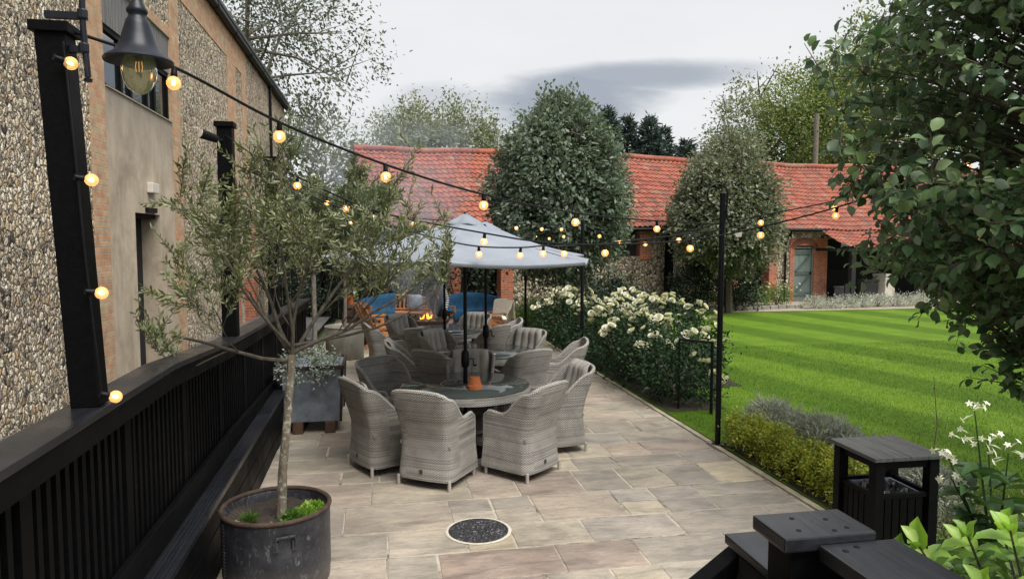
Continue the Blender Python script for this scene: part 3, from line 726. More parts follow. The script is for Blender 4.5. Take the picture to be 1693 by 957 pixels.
def pantiles(x0, x1, ye, ze, yr, zr_, tw=.195, cl=.27, amp=.025):
    L = math.hypot(yr - ye, zr_ - ze); dy, dz = (yr - ye) / L, (zr_ - ze) / L; ny, nz_ = -dz, dy
    if nz_ < 0: ny, nz_ = -ny, -nz_
    nc = int(round(L / cl)); nx = int((x1 - x0) / tw) * 8
    verts, uvs, faces = [], [], []
    rows = []
    for c in range(nc):
        for e, lift in ((0.0, .034), (1.0, .004)): rows.append((c + e, lift, c))
    for (v_, lift, c) in rows:
        for i in range(nx + 1):
            f = (i % 8) / 8; x = x0 + i * tw / 8
            hgt = amp * math.cos(2 * math.pi * (f - .3)) * (1 if f < .6 else .8) + lift
            s_ = v_ / nc * L; verts.append((x, ye + dy * s_ + ny * hgt, ze + dz * s_ + nz_ * hgt)); uvs.append(((x - x0) / tw - .0001 * (1 if i % 8 == 0 else 0), c + .5))
    verts = [(x, y, z + sag(x)) for x, y, z in verts]
    wd = nx + 1
    for r_ in range(len(rows) - 1):
        for i in range(nx): faces.append((r_ * wd + i, r_ * wd + i + 1, (r_ + 1) * wd + i + 1, (r_ + 1) * wd + i))
    me = bpy.data.meshes.new('roof_tiles'); me.from_pydata(verts, [], faces); uvl = me.uv_layers.new(name='UVMap')
    vi = np.empty(len(me.loops), int); me.loops.foreach_get('vertex_index', vi); uvl.data.foreach_set('uv', np.array(uvs)[vi].ravel())
    me.materials.append(M['pantile']); return me
RY, RZ = 3.05, 5.3
link('roof_tiles', pantiles(S0 - .2, 33.4, -.28, 2.66, RY, RZ), rng_b)
link('roof_tiles', pantiles(S0 - .2, 33.4, 6.3, 2.72, RY, RZ), rng_b)
mb = MB(); n = int(33.7 / .45)
for k in range(n): x = S0 - .2 + k * .45; mb.tube([(x, RY, RZ + .03 + sag(x)), (x + .44, RY, RZ + .037 + sag(x + .44))], .12, 10)
mb.build('ridge_tiles', M['pantile'], rng_b, smooth=True)
mb = MB(); mb.add([(S0 - .05, 0, SE), (S0 - .05, 6, SE), (S0 - .05, RY, RZ - .05), (S0 + .25, 0, SE), (S0 + .25, 6, SE), (S0 + .25, RY, RZ - .05)], [(0, 2, 1), (3, 4, 5), (0, 3, 5, 2), (1, 2, 5, 4), (0, 1, 4, 3)]); mb.build('gable', M['flint_far'], rng_b); mb = MB()
mb.add([(S1 - .25, 0, SE), (S1 - .25, 6, SE), (S1 - .25, RY, RZ - .05), (S1 + .05, 0, SE), (S1 + .05, 6, SE), (S1 + .05, RY, RZ - .05)], [(0, 2, 1), (3, 4, 5), (0, 3, 5, 2), (1, 2, 5, 4), (0, 1, 4, 3)]); mb.build('gable', M['flint_far'], rng_b)
mb = MB(); mb.tube([(S0, -.34, 2.60), (16.2, -.34, 2.62)], .055, 8); mb.build('gutter', M['iron'], rng_b, smooth=True)
mb = MB(); mb.tube([(14.62, -.34, 2.58), (14.62, -.30, 2.45), (14.62, -.06, 2.25), (14.62, -.06, .05)], .035, 8); mb.build('drainpipe', M['iron'], rng_b, smooth=True)
# ledged green door under a brick arch
mb = MB(); mb.box((15.10, .10, .02), (15.90, .14, 1.92))
for k in range(10):
    a = math.pi * k / 10; b_ = math.pi * (k + 1) / 10
dd = mb.build('door', M['doorpaint'], rng_b)
mb = MB(); mb.box((15.12, .07, .22), (15.88, .10, .34)); mb.box((15.12, .07, .98), (15.88, .10, 1.10)); mb.box((15.12, .07, 1.72), (15.88, .10, 1.84))
mb.bar((15.2, .083, .36), (15.82, .083, .96), .03, .11, (0, 1, 0)); mb.bar((15.2, .083, 1.12), (15.82, .083, 1.70), .03, .11, (0, 1, 0)); mb.build('ledge_and_brace', m_plain('darker_green_paint', (.085, .115, .108), .7, 0, .3, 9), dd)
mb = MB(); mb.box((15.82, .03, 1.0), (15.88, .07, 1.08)); mb.build('latch', M['iron'], dd)
mb = MB()
for x in (15.06, 15.90): mb.box((x, .03, 0), (x + .04, .16, 1.96))
mb.box((15.06, .03, 1.96), (15.94, .16, 2.0)); mb.build('door_frame', M['doorpaint'], rng_b)
mb = MB(); N_ = 13
for k in range(N_):
    a0 = R(150 - 120 * k / N_); a1 = R(150 - 120 * (k + .86) / N_); c0, r0, r1 = (15.5, 1.70), .50, .72
    P = [(c0[0] + r * math.cos(a), c0[1] + r * .9 * math.sin(a)) for r, a in ((r0, a0), (r1, a0), (r1, a1), (r0, a1))]
    mb.add([(x, -.045, z) for x, z in P] + [(x, .12, z) for x, z in P], [(0, 1, 2, 3), (7, 6, 5, 4), (0, 4, 5, 1), (1, 5, 6, 2), (2, 6, 7, 3), (3, 7, 4, 0)])
mb.build('brick_arch', m_plain('dark_arch_brick', (.16, .06, .04), .9, 0, .5, 22, .3), rng_b)
# dark panels painted as unlit window openings, timber posts, lean-to cart shed
for a_, b_ in (((4.63, .2, 1.32), (5.43, .24, 2.24)), ((7.32, .2, 1.74), (8.68, .24, 2.58))): mb = MB(); mb.box(a_, b_); mb.build('dark_window_panel', M['paint_dark'], rng_b)
mb = MB(); mb.box((4.6, .04, 1.7), (5.46, .10, 1.76)); mb.box((4.98, .04, 1.3), (5.04, .10, 2.25)); mb.box((4.5, -.1, 1.24), (5.55, .1, 1.30)); mb.build('window_frame', M['black'], rng_b)
for a_, b_ in (((5.72, -.12, 0), (5.92, -.022, 2.6)), ((9.66, -.12, 0), (9.92, -.022, 2.6))): mb = MB(); mb.box(a_, b_); mb.build('wall_post', M['black'], rng_b)
link('lean_to_tiles', pantiles(15.95, 30.5, -1.55, 2.02, .0, 2.75), rng_b)
mb = MB(); mb.box((16.0, -1.5, 1.86), (30.5, -1.4, 1.99)); mb.box((16.28, -1.48, 0), (16.46, -1.32, 1.86)); mb.box((19.4, -1.48, 0), (19.56, -1.32, 1.86)); mb.box((22.6, -1.48, 0), (22.76, -1.32, 1.86)); mb.box((26, -1.48, 0), (26.16, -1.32, 1.86)); mb.box((16.0, -1.5, 1.86), (16.08, 0, 1.97))
mb.box((16.05, -1.44, 0), (16.28, -1.38, .72)); mb.build('cart_shed_frame', M['paint_dark'], rng_b)
mb = MB(); mb.box((16.6, 1.2, 0), (19.6, 1.3, 1.1)); mb.build('shed_dark_back', M['interior'], rng_b)  # near-black panel, the shade under the lean-to put into its colour
for k, (s_, t_, w_, h_, mm, lb) in enumerate([(16.95, -.5, .5, .55, 'zinc', 'grey sack bundle stored beside the shed post under the lean-to'), (17.7, -.7, .8, .8, 'paint_dark', 'black lidded crate stored farther along the lean-to shed'), (18.7, -.6, .6, 1.0, 'white', 'pale cupboard standing deepest along the lean-to shed')]):
    t = thing('storage_crate', lb, 'crate', bw(s_, t_, .012), BA + .1 * k)
    mb = MB(); mb.box((-w_ / 2, -.25, 0), (w_ / 2, .25, h_ * .9)); mb.build('body', M[mm], t, bevel=.03)
    mb = MB(); mb.box((-w_ / 2 - .02, -.27, h_ * .9), (w_ / 2 + .02, .27, h_)); mb.build('lid', M[mm], t, bevel=.015)
# dark boarded shed / pergola shade at the left end of the garden
t = thing('boarded_screen', 'black boarded screen behind the barrel at the left of the fire', 'screen', (-1.3, 21.0, 0))
mb = MB()
for k in range(12): mb.box((-1.6 + k * .22, 0, 0), (-1.39 + k * .22, .03, 2.3))
mb.build('boards', M['paint_dark'], t)
mb = MB()
for x in (-1.65, -.3, 1.02): mb.box((x, -.1, 0), (x + .1, -.002, 2.4))
mb.build('posts', M['black'], t)
#@@VEG
# ------------------------------------------------------------------ trees
def simple_tree(name, label, cat, base, crown_c, crown_r, n, leaf, mat, trunk_r, bark='bark', clumps=80, cr=.3, shell=.5, egg=0.0, group=None, tmpl=T_QUAD, limbs=6, droop=-.15, trunk_top=None, aspect=.55, shoots=0, core=0):
    t = thing(name, label, cat, base, 0, group)
    c = Vector(crown_c) - Vector(base); rr = random.Random(len(label)); out = []
    top = trunk_top or c.z
    pts = [Vector((0, 0, -.05)), Vector((c.x * .2, c.y * .2, top * .4)), Vector((c.x * .6, c.y * .6, top * .75)), Vector((c.x, c.y, top + crown_r[2] * .3))]
    out.append((pts, [trunk_r, trunk_r * .8, trunk_r * .6, trunk_r * .25]))
    for k in range(limbs):
        a = rr.uniform(0, 6.28); z0 = rr.uniform(.35, .8); p = pts[1].lerp(pts[3], z0)
        e = c + Vector((math.cos(a) * crown_r[0] * .8, math.sin(a) * crown_r[1] * .8, rr.uniform(-.5, .75) * crown_r[2]))
        m_ = p.lerp(e, .5) + Vector((rr.uniform(-.2, .2), rr.uniform(-.2, .2), rr.uniform(0, .25))) * crown_r[0] * .5
        out.append(([p, m_, e], [trunk_r * .4, trunk_r * .25, trunk_r * .07]))
        for q in range(4):
            p2 = m_.lerp(e, rr.random()); e2 = p2 + Vector((rr.uniform(-1, 1), rr.uniform(-1, 1), rr.uniform(-.3, 1))) * crown_r[0] * .45
            out.append(([p2, p2.lerp(e2, .5) + Vector((0, 0, .03)), e2], [trunk_r * .14, trunk_r * .1, trunk_r * .03]))
    limbs_mesh('trunk', out, M[bark], t)
    P, O = crown(tuple(c), crown_r, n, clumps, cr, shell, egg=egg)
    T, N = leafdirs(O, droop=droop)
    if shoots:                                                          # upright leafy shoots breaking the outline
        Q = []
        for k in range(shoots):
            a = rr.uniform(0, 6.28); q = rr.uniform(0, .8) ** .8; h = rr.uniform(.25, .7)
            for j in range(14): Q.append((c.x + math.cos(a) * q * crown_r[0] * .75 + rr.gauss(0, .045), c.y + math.sin(a) * q * crown_r[1] * .75 + rr.gauss(0, .045), c.z + crown_r[2] * math.sqrt(max(.05, 1 - q * q)) * .93 + h * j / 14))
        Q = np.array(Q); P = np.concatenate([P, Q]); m = len(Q); n += m; T = np.concatenate([T, rng.normal(size=(m, 3)) * .7 + np.array([0, 0, .8])]); N = np.concatenate([N, sph(m)])
    L = leaf * (.65 + .7 * rng.random(n))
    if core:                                                            # the thicket of leaves inside
        P2, O2 = crown(tuple(c), tuple(r_ * .80 for r_ in crown_r), core, 300, .14, .45, egg=egg); T2, N2 = leafdirs(O2)
        P = np.concatenate([P, P2]); T = np.concatenate([T, T2]); N = np.concatenate([N, N2]); L = np.concatenate([L, leaf * 1.9 * np.ones(core)])
    leafcloud('crown', P, T, N, L, L * aspect, M[mat], t, tmpl)
    return t
# two clipped egg-shaped trees in front of the range
simple_tree('garden_tree', 'dense dark green egg-shaped tree standing just behind the parasols', 'tree', (4.4, 17.2, 0), (4.4, 17.2, 3.5), (1.60, 1.6, 2.08), 30000, .12, 'l_topiary', .13, 'bark', 1600, .10, .86, egg=.18, core=9000, shoots=34, group='clipped garden trees')
simple_tree('garden_tree', 'olive-tinged egg-shaped tree with a wispy top behind the black hooked post', 'tree', (10.75, 20.6, 0), (10.55, 20.6, 3.2), (1.52, 1.6, 1.9), 27000, .12, 'l_topiary2', .13, 'bark', 1500, .11, .84, egg=.16, core=8000, shoots=45, group='clipped garden trees')
# trees beyond the roofs
simple_tree('cherry_tree', 'tall airy grey-green tree rising behind the tall barn roof', 'tree', (-5.4, 31.5, 0), (-5.0, 30.5, 10.4), (5.0, 4.0, 5.4), 15000, .18, 'l_lefttree', .2, 'bark_grey', 190, .42, .35, limbs=14, droop=-.4, aspect=.5)
simple_tree('ash_tree', 'pale hazy rounded tree just beyond the left end of the pantile roof', 'tree', (3.4, 42, 0), (3.4, 42, 6.5), (4.5, 3.6, 3.7), 24000, .20, 'l_bgtree', .3, 'bark_grey', 170, .45, .45, limbs=10)
simple_tree('ash_tree', 'small pale tree peeping over the roof at its far left end', 'tree', (-2.6, 36, 0), (-2.6, 36, 5.0), (2.6, 2.4, 2.7), 4500, .26, 'l_bgtree', .2, 'bark_grey', 60, .4, .4)
simple_tree('oak_tree', 'large yellow-green oak beyond the right end of the pantile roof', 'tree', (26.5, 40, 0), (26.5, 40, 8.0), (4.8, 4.0, 5.2), 34000, .20, 'l_oak', .4, 'bark', 170, .55, .5, limbs=10)
simple_tree('oak_tree', 'second broad oak farther right behind the big-leaved tree', 'tree', (31, 41, 0), (31, 41, 9.4), (5.6, 4.0, 6.2), 32000, .22, 'l_oak', .4, 'bark', 170, .6, .5, limbs=10)
simple_tree('birch_tree', 'thin feathery tree top behind the olive-tinged egg-shaped tree', 'tree', (20.1, 38, 0), (20.1, 38, 7.0), (1.5, 1.6, 4.6), 7500, .19, 'l_bgtree', .16, 'bark_grey', 60, .4, .35)
simple_tree('oak_tree', 'lower rounded green tree between the conifers and the big oak', 'tree', (24.6, 46, 0), (24.6, 46, 5.2), (3.6, 3, 3.2), 14000, .22, 'l_oak', .3, 'bark', 80, .5, .5)
# conifers
def conifer(base, h, r, label, seed):
    t = thing('conifer', label, 'tree', base, 0, 'conifers beyond the roof'); g = np.random.default_rng(seed)
    mb = MB(); mb.tube([(0, 0, 0), (0, 0, h)], [.22, .03], 7, cap=False); mb.build('trunk', M['bark'], t, smooth=True, autouv=False)
    P, T = [], []
    z = h * .12
    while z < h:
        f = 1 - z / h; rad = r * (f ** .7) * g.uniform(.75, 1.15) + .15; nb = 7
        for k in range(nb):
            a = g.uniform(0, 6.28); ln = rad * g.uniform(.7, 1.1)
            m = int(30 * ln) + 8; tt = g.random(m) ** .7
            d = np.array([math.cos(a), math.sin(a), 0]); pos = d[None] * (tt * ln)[:, None] + np.array([0, 0, z])[None] + g.normal(size=(m, 3)) * .12
            pos[:, 2] += -.12 * tt * ln + .22 * (tt ** 2) * ln
            P.append(pos); T.append(d[None] + g.normal(size=(m, 3)) * .6 + np.array([0, 0, .35])[None])
        z += .36
    P = np.concatenate(P); T = np.concatenate(T); n = len(P)
    leafcloud('crown', P, T, sph(n), .42 * (.6 + .8 * rng.random(n)), .13, M['l_pine'], t)
for k, (x, y, h, r, lb) in enumerate([(17.9, 55, 12.6, 3.0, 'tallest and leftmost of the dark conifers beyond the roof'), (20.0, 56, 12.2, 3.1, 'dark conifer second from the left beyond the roof'), (21.6, 55, 12.0, 3.1, 'dark conifer third from the left, in the middle of its row'),
                                      (23.0, 56, 11.4, 3.0, 'dark conifer fourth from the left beyond the roof'), (24.2, 54, 10.2, 2.8, 'lowest dark conifer at the right end of its row')]): conifer((x, y, 0), h, r, lb, 20 + k)
t = thing('utility_pole', 'bare grey wooden utility pole rising behind the right of the pantile roof', 'pole', (19.8, 30.0, 0))
mb = MB(); mb.tube([(0, 0, 0), (0, 0, 8.0)], [.13, .11], 10); mb.build('pole', M['bark_grey'], t, smooth=True)
mb = MB(); mb.tube([(0, -.12, 7.2), (0, .12, 7.2)], .03, 6); mb.build('bolt', M['iron'], t)

# ------------------------------------------------------------------ the big-leaved tree at the right
def whitebeam():
    base = (5.44, 4.85, 0); t = thing('whitebeam_tree', 'large close tree with broad round leaves filling the right of the view', 'tree', base)
    out, tips = [], []; rr = random.Random(21)
    out.append(([Vector((0, 0, -.05)), Vector((.02, .0, 1.2)), Vector((0, .03, 2.6)), Vector((.0, 0, 4.6))], [.11, .095, .075, .03]))
    cen = np.array([0, 0, 3.32]); rad = np.array([1.72, 1.6, 1.86])
    nB = 340; d = sph(nB); d[:, 2] *= .95; d = unit(d); i = 0
    P, T, N, L = [], [], [], []
    def leaf(p, dirv, l):
        P.append(p); T.append(dirv); L.append(l)
        nn = np.array([p[0] - cen[0], p[1] - cen[1], 0]) * .25 + np.array([0, 0, .8]) + np.random.default_rng(len(P)).normal(size=3) * .5; N.append(nn)
    g = np.random.default_rng(5)
    for k in range(nB):
        e = cen + d[k] * rad * (1 + .09 * math.sin(d[k][0] * 6 + 2) + g.normal() * .07)
        s_ = np.array([0, 0, np.clip(e[2] - .5 - .35 * abs(d[k][2]), .9, 4.4)]); m = (s_ + e) / 2 + np.array([0, 0, .22]) + g.normal(size=3) * .06
        pts = []
        for j in range(13):
            q = j / 12; p = (1 - q) ** 2 * s_ + 2 * q * (1 - q) * m + q * q * e; pts.append(p)
        out.append(([Vector(p) for p in pts[::2]], [.017, .014, .011, .008, .006, .0045, .003]))
        for j in range(4, 13):
            nl = 3 if j < 9 else 4
            ax = unit(pts[j] - pts[j - 1])
            for q in range(nl):
                sd = unit(np.cross(ax, g.normal(size=3))); p = pts[j] + sd * g.uniform(.02, .05)
                leaf(p, ax * .7 + sd * 1.0 + np.array([0, 0, -.28]), g.uniform(.065, .128))
            if j % 2 == 0 and j > 4:                                 # side twig
                sd = unit(np.cross(ax, g.normal(size=3)) + ax * .4); ln = g.uniform(.18, .4); q0 = pts[j]; q1 = q0 + sd * ln + np.array([0, 0, .02])
                out.append(([Vector(q0), Vector((q0 + q1) / 2), Vector(q1)], [.006, .004, .0025]))
                for z in np.linspace(.25, 1, 6):
                    s2 = unit(np.cross(sd, g.normal(size=3))); leaf(q0 + (q1 - q0) * z + s2 * .02, sd * .8 + s2 + np.array([0, 0, -.25]), g.uniform(.06, .12))
    limbs_mesh('trunk', out, M['bark'], t)
    P = np.array(P); L = np.array(L)
    leafcloud('crown', P, np.array(T), np.array(N), L, L * .74, M['l_beam'], t, T_LEAF, smooth=True)
whitebeam()

# ------------------------------------------------------------------ shrubs and beds
def shrub(name, label, cat, c, r, n, leaf, mat, clumps=40, cr=.12, shell=.5, group=None, aspect=.5, stems=5, rnd=.9, z0=0.0, tmpl=T_QUAD):
    t = thing(name, label, cat, (c[0], c[1], z0), 0, group)
    P, O = crown((0, 0, r[2]), r, n, clumps, cr, shell); P[:, 2] = np.maximum(P[:, 2], .01)
    T, N = leafdirs(O, rnd=rnd, up=.7 if mat in ('l_box', 'l_lav') else .25, droop=.25 if mat in ('l_box', 'l_lav') else -.15); L = leaf * (.65 + .7 * rng.random(n))
    leafcloud('foliage', P, T, N, L, L * aspect, M[mat], t, tmpl)
    out = []
    for k in range(stems):
        a = 6.28 * k / stems; e = Vector((math.cos(a) * r[0] * .6, math.sin(a) * r[1] * .6, r[2] * 1.4)); out.append(([Vector((0, 0, 0)), e * .5 + Vector((0, 0, .05)), e], [.014, .010, .004]))
    limbs_mesh('stems', out, M['bark'], t, 5)
    return t
def rose_mesh():
    g = np.random.default_rng(2); P, T, N, L = [], [], [], []
    for ring, (m, tilt, l) in enumerate(((6, .35, .062), (6, .8, .055), (5, 1.2, .045), (4, 1.45, .032))):
        for k in range(m):
            a = 6.283 * k / m + ring * .5; rad = np.array([math.cos(a), math.sin(a), 0])
            P.append(rad * (.004 + .002 * ring)); T.append(rad * math.cos(tilt) + np.array([0, 0, math.sin(tilt)])); N.append(-rad * math.sin(tilt) + np.array([0, 0, math.cos(tilt)])); L.append(l)
    tv = np.array([(0, -.18, 0), (0, .18, 0), (.45, .5, .10), (.45, -.5, .10), (.85, .42, .16), (.85, -.42, .16), (1.0, 0, .10)])
    tf = [(0, 3, 1), (1, 3, 2), (3, 5, 2), (2, 5, 4), (5, 6, 4)]
    o = leafcloud('rose_bloom', np.array(P), np.array(T), np.array(N), np.array(L), np.array(L) * 1.25, M['petal'], None, (tv, tf), True)
    me = o.data; bpy.data.objects.remove(o); return me
ROSE = rose_mesh()
roses = [(4.18, 9.45, .60, 1.0, 'nearest cream rose bush, at the open end of the bed beside the black hoop'), (4.05, 10.55, .58, 1.14, 'second cream rose bush from the near end of the bed along the path'), (4.1, 11.7, .6, 1.2, 'third cream rose bush from the near end, beside the path'),
         (4.15, 12.95, .6, 1.24, 'cream rose bush growing round the middle black post'), (4.0, 14.3, .6, 1.22, 'cream rose bush just beyond the middle black post'), (4.0, 15.7, .55, 1.1, 'cream rose bush at the far left end of the bed'),
         (4.95, 10.9, .6, 1.15, 'cream rose bush on the lawn side, behind the nearest bush'), (5.1, 12.4, .62, 1.22, 'cream rose bush on the lawn side, halfway along the bed'), (5.15, 14.0, .62, 1.24, 'cream rose bush on the lawn side, farthest from the path')]
for k, (x, y, r_, h, lb) in enumerate(roses):
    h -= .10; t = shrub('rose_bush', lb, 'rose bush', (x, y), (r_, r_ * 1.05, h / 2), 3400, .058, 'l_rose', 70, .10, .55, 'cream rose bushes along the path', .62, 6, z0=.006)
    g = random.Random(40 + k); nb = (30, 40, 44, 46, 46, 40, 40, 44, 44)[k]; i = 0
    while i < nb:
        a = g.uniform(0, 6.283); u = g.random()
        el = g.uniform(.18, 1.0) if k else g.uniform(-.2, .95)
        if el < .42 and g.random() < (.75 if k < 3 else .6): continue
        cx, cy = math.cos(a) * math.sqrt(max(0, 1 - el * el)), math.sin(a) * math.sqrt(max(0, 1 - el * el))
        p0 = Vector((cx * r_ * 1.08, cy * r_ * 1.1, h / 2 + el * h / 2 * 1.12 + g.uniform(0, .08)))
        for q in range(g.choice([1, 2, 2, 3])):
            b = link('rose_bloom', ROSE, t); b.location = p0 + Vector((g.gauss(0, .06), g.gauss(0, .06), g.gauss(0, .04)))
            b.rotation_euler = (g.uniform(-.9, .9), g.uniform(-.9, .9), g.uniform(0, 6)); s_ = g.uniform(.8, 1.3); b.scale = (s_, s_, s_); i += 1
# box hedge plants + silver lavender by the post
hx = [(3.90, 7.10, .17, 'box plant at the foot of the nearest black post'), (3.95, 6.78, .19, 'second box plant in the low hedge, counting from the black post'), (3.95, 6.45, .20, 'third box plant in the low hedge, yellow at its tips'), (3.97, 6.12, .21, 'fourth box plant, in the middle of the low hedge'),
      (3.97, 5.78, .20, 'yellowest box plant, just past the middle of the low hedge'), (3.98, 5.45, .2, 'box plant next to the gap near the bin end of the low hedge'), (3.96, 5.12, .19, 'greener box plant close to the bin'), (3.93, 4.82, .18, 'last box plant of the low hedge, partly hidden by the bin')]
for k, (x, y, r_, lb) in enumerate(hx):
    t = shrub('box_shrub', lb, 'shrub', (x, y), (r_ * .86, r_ * .86, .17 + .02 * (k % 3)), 2300, .030, 'l_box', 26, .04, .86, 'low box hedge plants', .6, 4)
lv = [(4.35, 7.2, 'silvery cotton lavender mound farthest up the bed behind the box hedge'), (4.42, 6.7, 'second silvery mound behind the box hedge'), (4.42, 6.2, 'silvery mound behind the middle of the box hedge'), (4.42, 5.65, 'silvery mound to the left of the bin top'), (4.38, 5.1, 'silvery mound seen through the open side of the bin')]
for k, (x, y, lb) in enumerate(lv): shrub('lavender', lb, 'plant', (x, y), (.27, .28, .20), 4600, .08, 'l_lav', 130, .045, .8, 'silver edging plants', .17, 4, .8)
for k in range(3): shrub('heather', ['low brown-green heather right behind the bin', 'low heather between the bin and the tobacco plant', 'low heather under the tobacco plant'][k], 'plant', (3.75 + k * .32, 3.95 - k * .12), (.25, .22, .3), 1500, .055, 'l_olive', 40, .07, .4, 'heather plants', .15, 4)
# far border: white flowers, santolina edging, dark wall shrubs
for k, s_ in enumerate((10.4, 11.4, 12.5, 13.5)):
    x, y, _ = bw(s_, -1.0); t = shrub('flower_clump', ['white flowering clump at the left end of the far border', 'white flowering clump left of the dark doorway', 'white flowering clump in front of the dark doorway', 'fullest white flowering clump, right of the dark doorway'][k], 'plant', (x, y), (.55, .4, .36), 1500, .07, 'l_green', 40, .1, .4, 'white flowers in the far border', .4, 5)
    for q in range((6, 10, 16, 26)[k]):
        b = link('bloom', ROSE, t); b.location = (random.gauss(0, .32), random.gauss(-.1, .25), random.uniform(.45, .85)); b.scale = (.75,) * 3; b.rotation_euler = (random.uniform(-.8, .8), random.uniform(-.8, .8), 0)
for k in range(9):
    s_ = 13.9 + k * .62; x, y, _ = bw(s_, -2.35 - .05 * k)
    shrub('santolina', ['leftmost', 'second', 'third', 'fourth', 'fifth', 'sixth', 'seventh', 'eighth', 'rightmost'][k] + (' grey santolina mound of the row edging the far lawn' if k in (0, 8) else ' grey santolina mound from the left along the far lawn edge'), 'plant', (x, y), (.36, .28, .19), 900, .08, 'l_lav', 30, .07, .4, 'santolina edging the far lawn', .2, 3)
def lowstones():
    mb = MB(); rr = random.Random(8)
    for k in range(22):
        x, y, _ = bw(6.6 + k * .33, -2.0); mb.obox((x, y, .06), bu * .15, bt * .07, Vector((0, 0, rr.uniform(.06, .085))))
    o = mb.build('border_edging_wall', m_plain('edging_cobble', (.22, .205, .17), .9, 0, .4, 4, .4), bevel=.02); return props(o, 'low edging of pale stones between the far lawn and the border', 'edging')
lowstones()
dk = [(-1.9, 20.6, .9, 1.3, 'dark evergreen hedge bush behind the barrel at the left'), (-.3, 20.4, .9, 1.35, 'dark evergreen hedge bush left of the fire'), (1.0, 20.3, .9, 1.3, 'dark evergreen hedge bush right behind the smoke'), (2.3, 20.7, .9, 1.28, 'dark evergreen hedge bush behind the blue draped bench'),
      (5.6, 19.6, .8, .7, 'dark shrub at the wall beside the dark window'), (6.8, 20.2, .7, .55, 'low dark shrub along the flint wall behind the roses'), (9.6, 20.9, .6, .8, 'dark shrub at the foot of the olive-tinged egg tree'), (11.4, 21.3, .7, .75, 'dark shrub left of the open doorway in the range')]
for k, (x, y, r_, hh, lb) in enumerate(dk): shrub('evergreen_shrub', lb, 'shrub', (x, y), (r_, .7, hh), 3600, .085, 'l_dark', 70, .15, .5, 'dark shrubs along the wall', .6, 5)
for k, (x, y) in enumerate(((4.05, 17.9), (3.95, 18.9), (4.4, 19.8))): shrub('box_shrub', ['light green low shrub behind the far end of the rose bed', 'light green low shrub at the end of the paved path', 'light green low shrub farthest along the path edge by the brick pier'][k], 'shrub', (x, y), (.45, .5, .26), 2000, .05, 'l_green', 40, .1, .5, 'low shrubs at the path end', .5, 4)

# tobacco plant, bare twig and lime-leaved shrub at the right
def tobacco():
    t = thing('tobacco_plant', 'tall flowering tobacco plant with long leaves and cream trumpet flowers at the right', 'plant', (2.47, 2.43, 0))
    out = []; P, T, N, L = [], [], [], []; FP, FT = [], []; g = np.random.default_rng(3)
    heads = [(-.09, .04, 1.60), (-.21, .04, 1.43), (-.20, .03, 1.34), (.04, .0, 1.43), (-.04, .02, 1.48), (-.12, .03, 1.50)]
    for k in range(5):
        out.append(([Vector((.02 * k, -.02 * k, 0)), Vector((.03 * k - .04, 0, .7)), Vector((heads[k][0] * .5, 0, 1.15)), Vector(heads[k])], [.012, .01, .007, .003]))
        for z in np.linspace(.5, 1.34, 16):
            a = g.uniform(0, 6.28); P.append((heads[k][0] * (z - .6) * .8, 0.0, z)); T.append((math.cos(a), math.sin(a), .35)); N.append((0, 0, 1)); L.append(g.uniform(.17, .28) * (1.3 - z * .4))
    for h in heads:
        for q in range(6): FP.append(np.array(h) + g.normal(size=3) * .014); FT.append(g.normal(size=3) + np.array([-.3, -.6, 0]))
    limbs_mesh('stem', out, M['l_tob'], t, 6)
    leafcloud('foliage', np.array(P), np.array(T), np.array(N), np.array(L), np.array(L) * .34, M['l_tob'], t, T_LEAF, True)
    # star flowers: five pointed petals on a thin tube
    for h_ in range(len(heads)):
        P2, T2, N2, L2 = [], [], [], []
        for p, d in zip(FP[h_ * 6:h_ * 6 + 6], FT[h_ * 6:h_ * 6 + 6]):
            d = d / np.linalg.norm(d); s_ = np.cross(d, [0, 0, 1.0]); s_ /= np.linalg.norm(s_) + 1e-6; u_ = np.cross(s_, d); e = p + d * .045
            P2.append(p); T2.append(d); N2.append(u_); L2.append(.05)
            for k in range(5):
                a = 6.283 * k / 5; v = s_ * math.cos(a) + u_ * math.sin(a); P2.append(e); T2.append(v + d * .15); N2.append(d); L2.append(.017)
        L2 = np.array(L2); leafcloud('flower_head', np.array(P2), np.array(T2), np.array(N2), L2, np.where(L2 > .04, .006, L2 * .55), M['petal2'], t)
tobacco()
t = thing('bare_stem', 'single thin bare stem rising behind the bin', 'plant', (3.50, 3.95, 0))
limbs_mesh('stem', [([Vector((0, 0, 0)), Vector((-.02, 0, .7)), Vector((.03, .0, 1.1)), Vector((-.01, 0, 1.42))], [.006, .005, .004, .002]), ([Vector((.035, 0, 1.12)), Vector((.10, 0, 1.2))], [.003, .002])], M['bark'], t, 5)
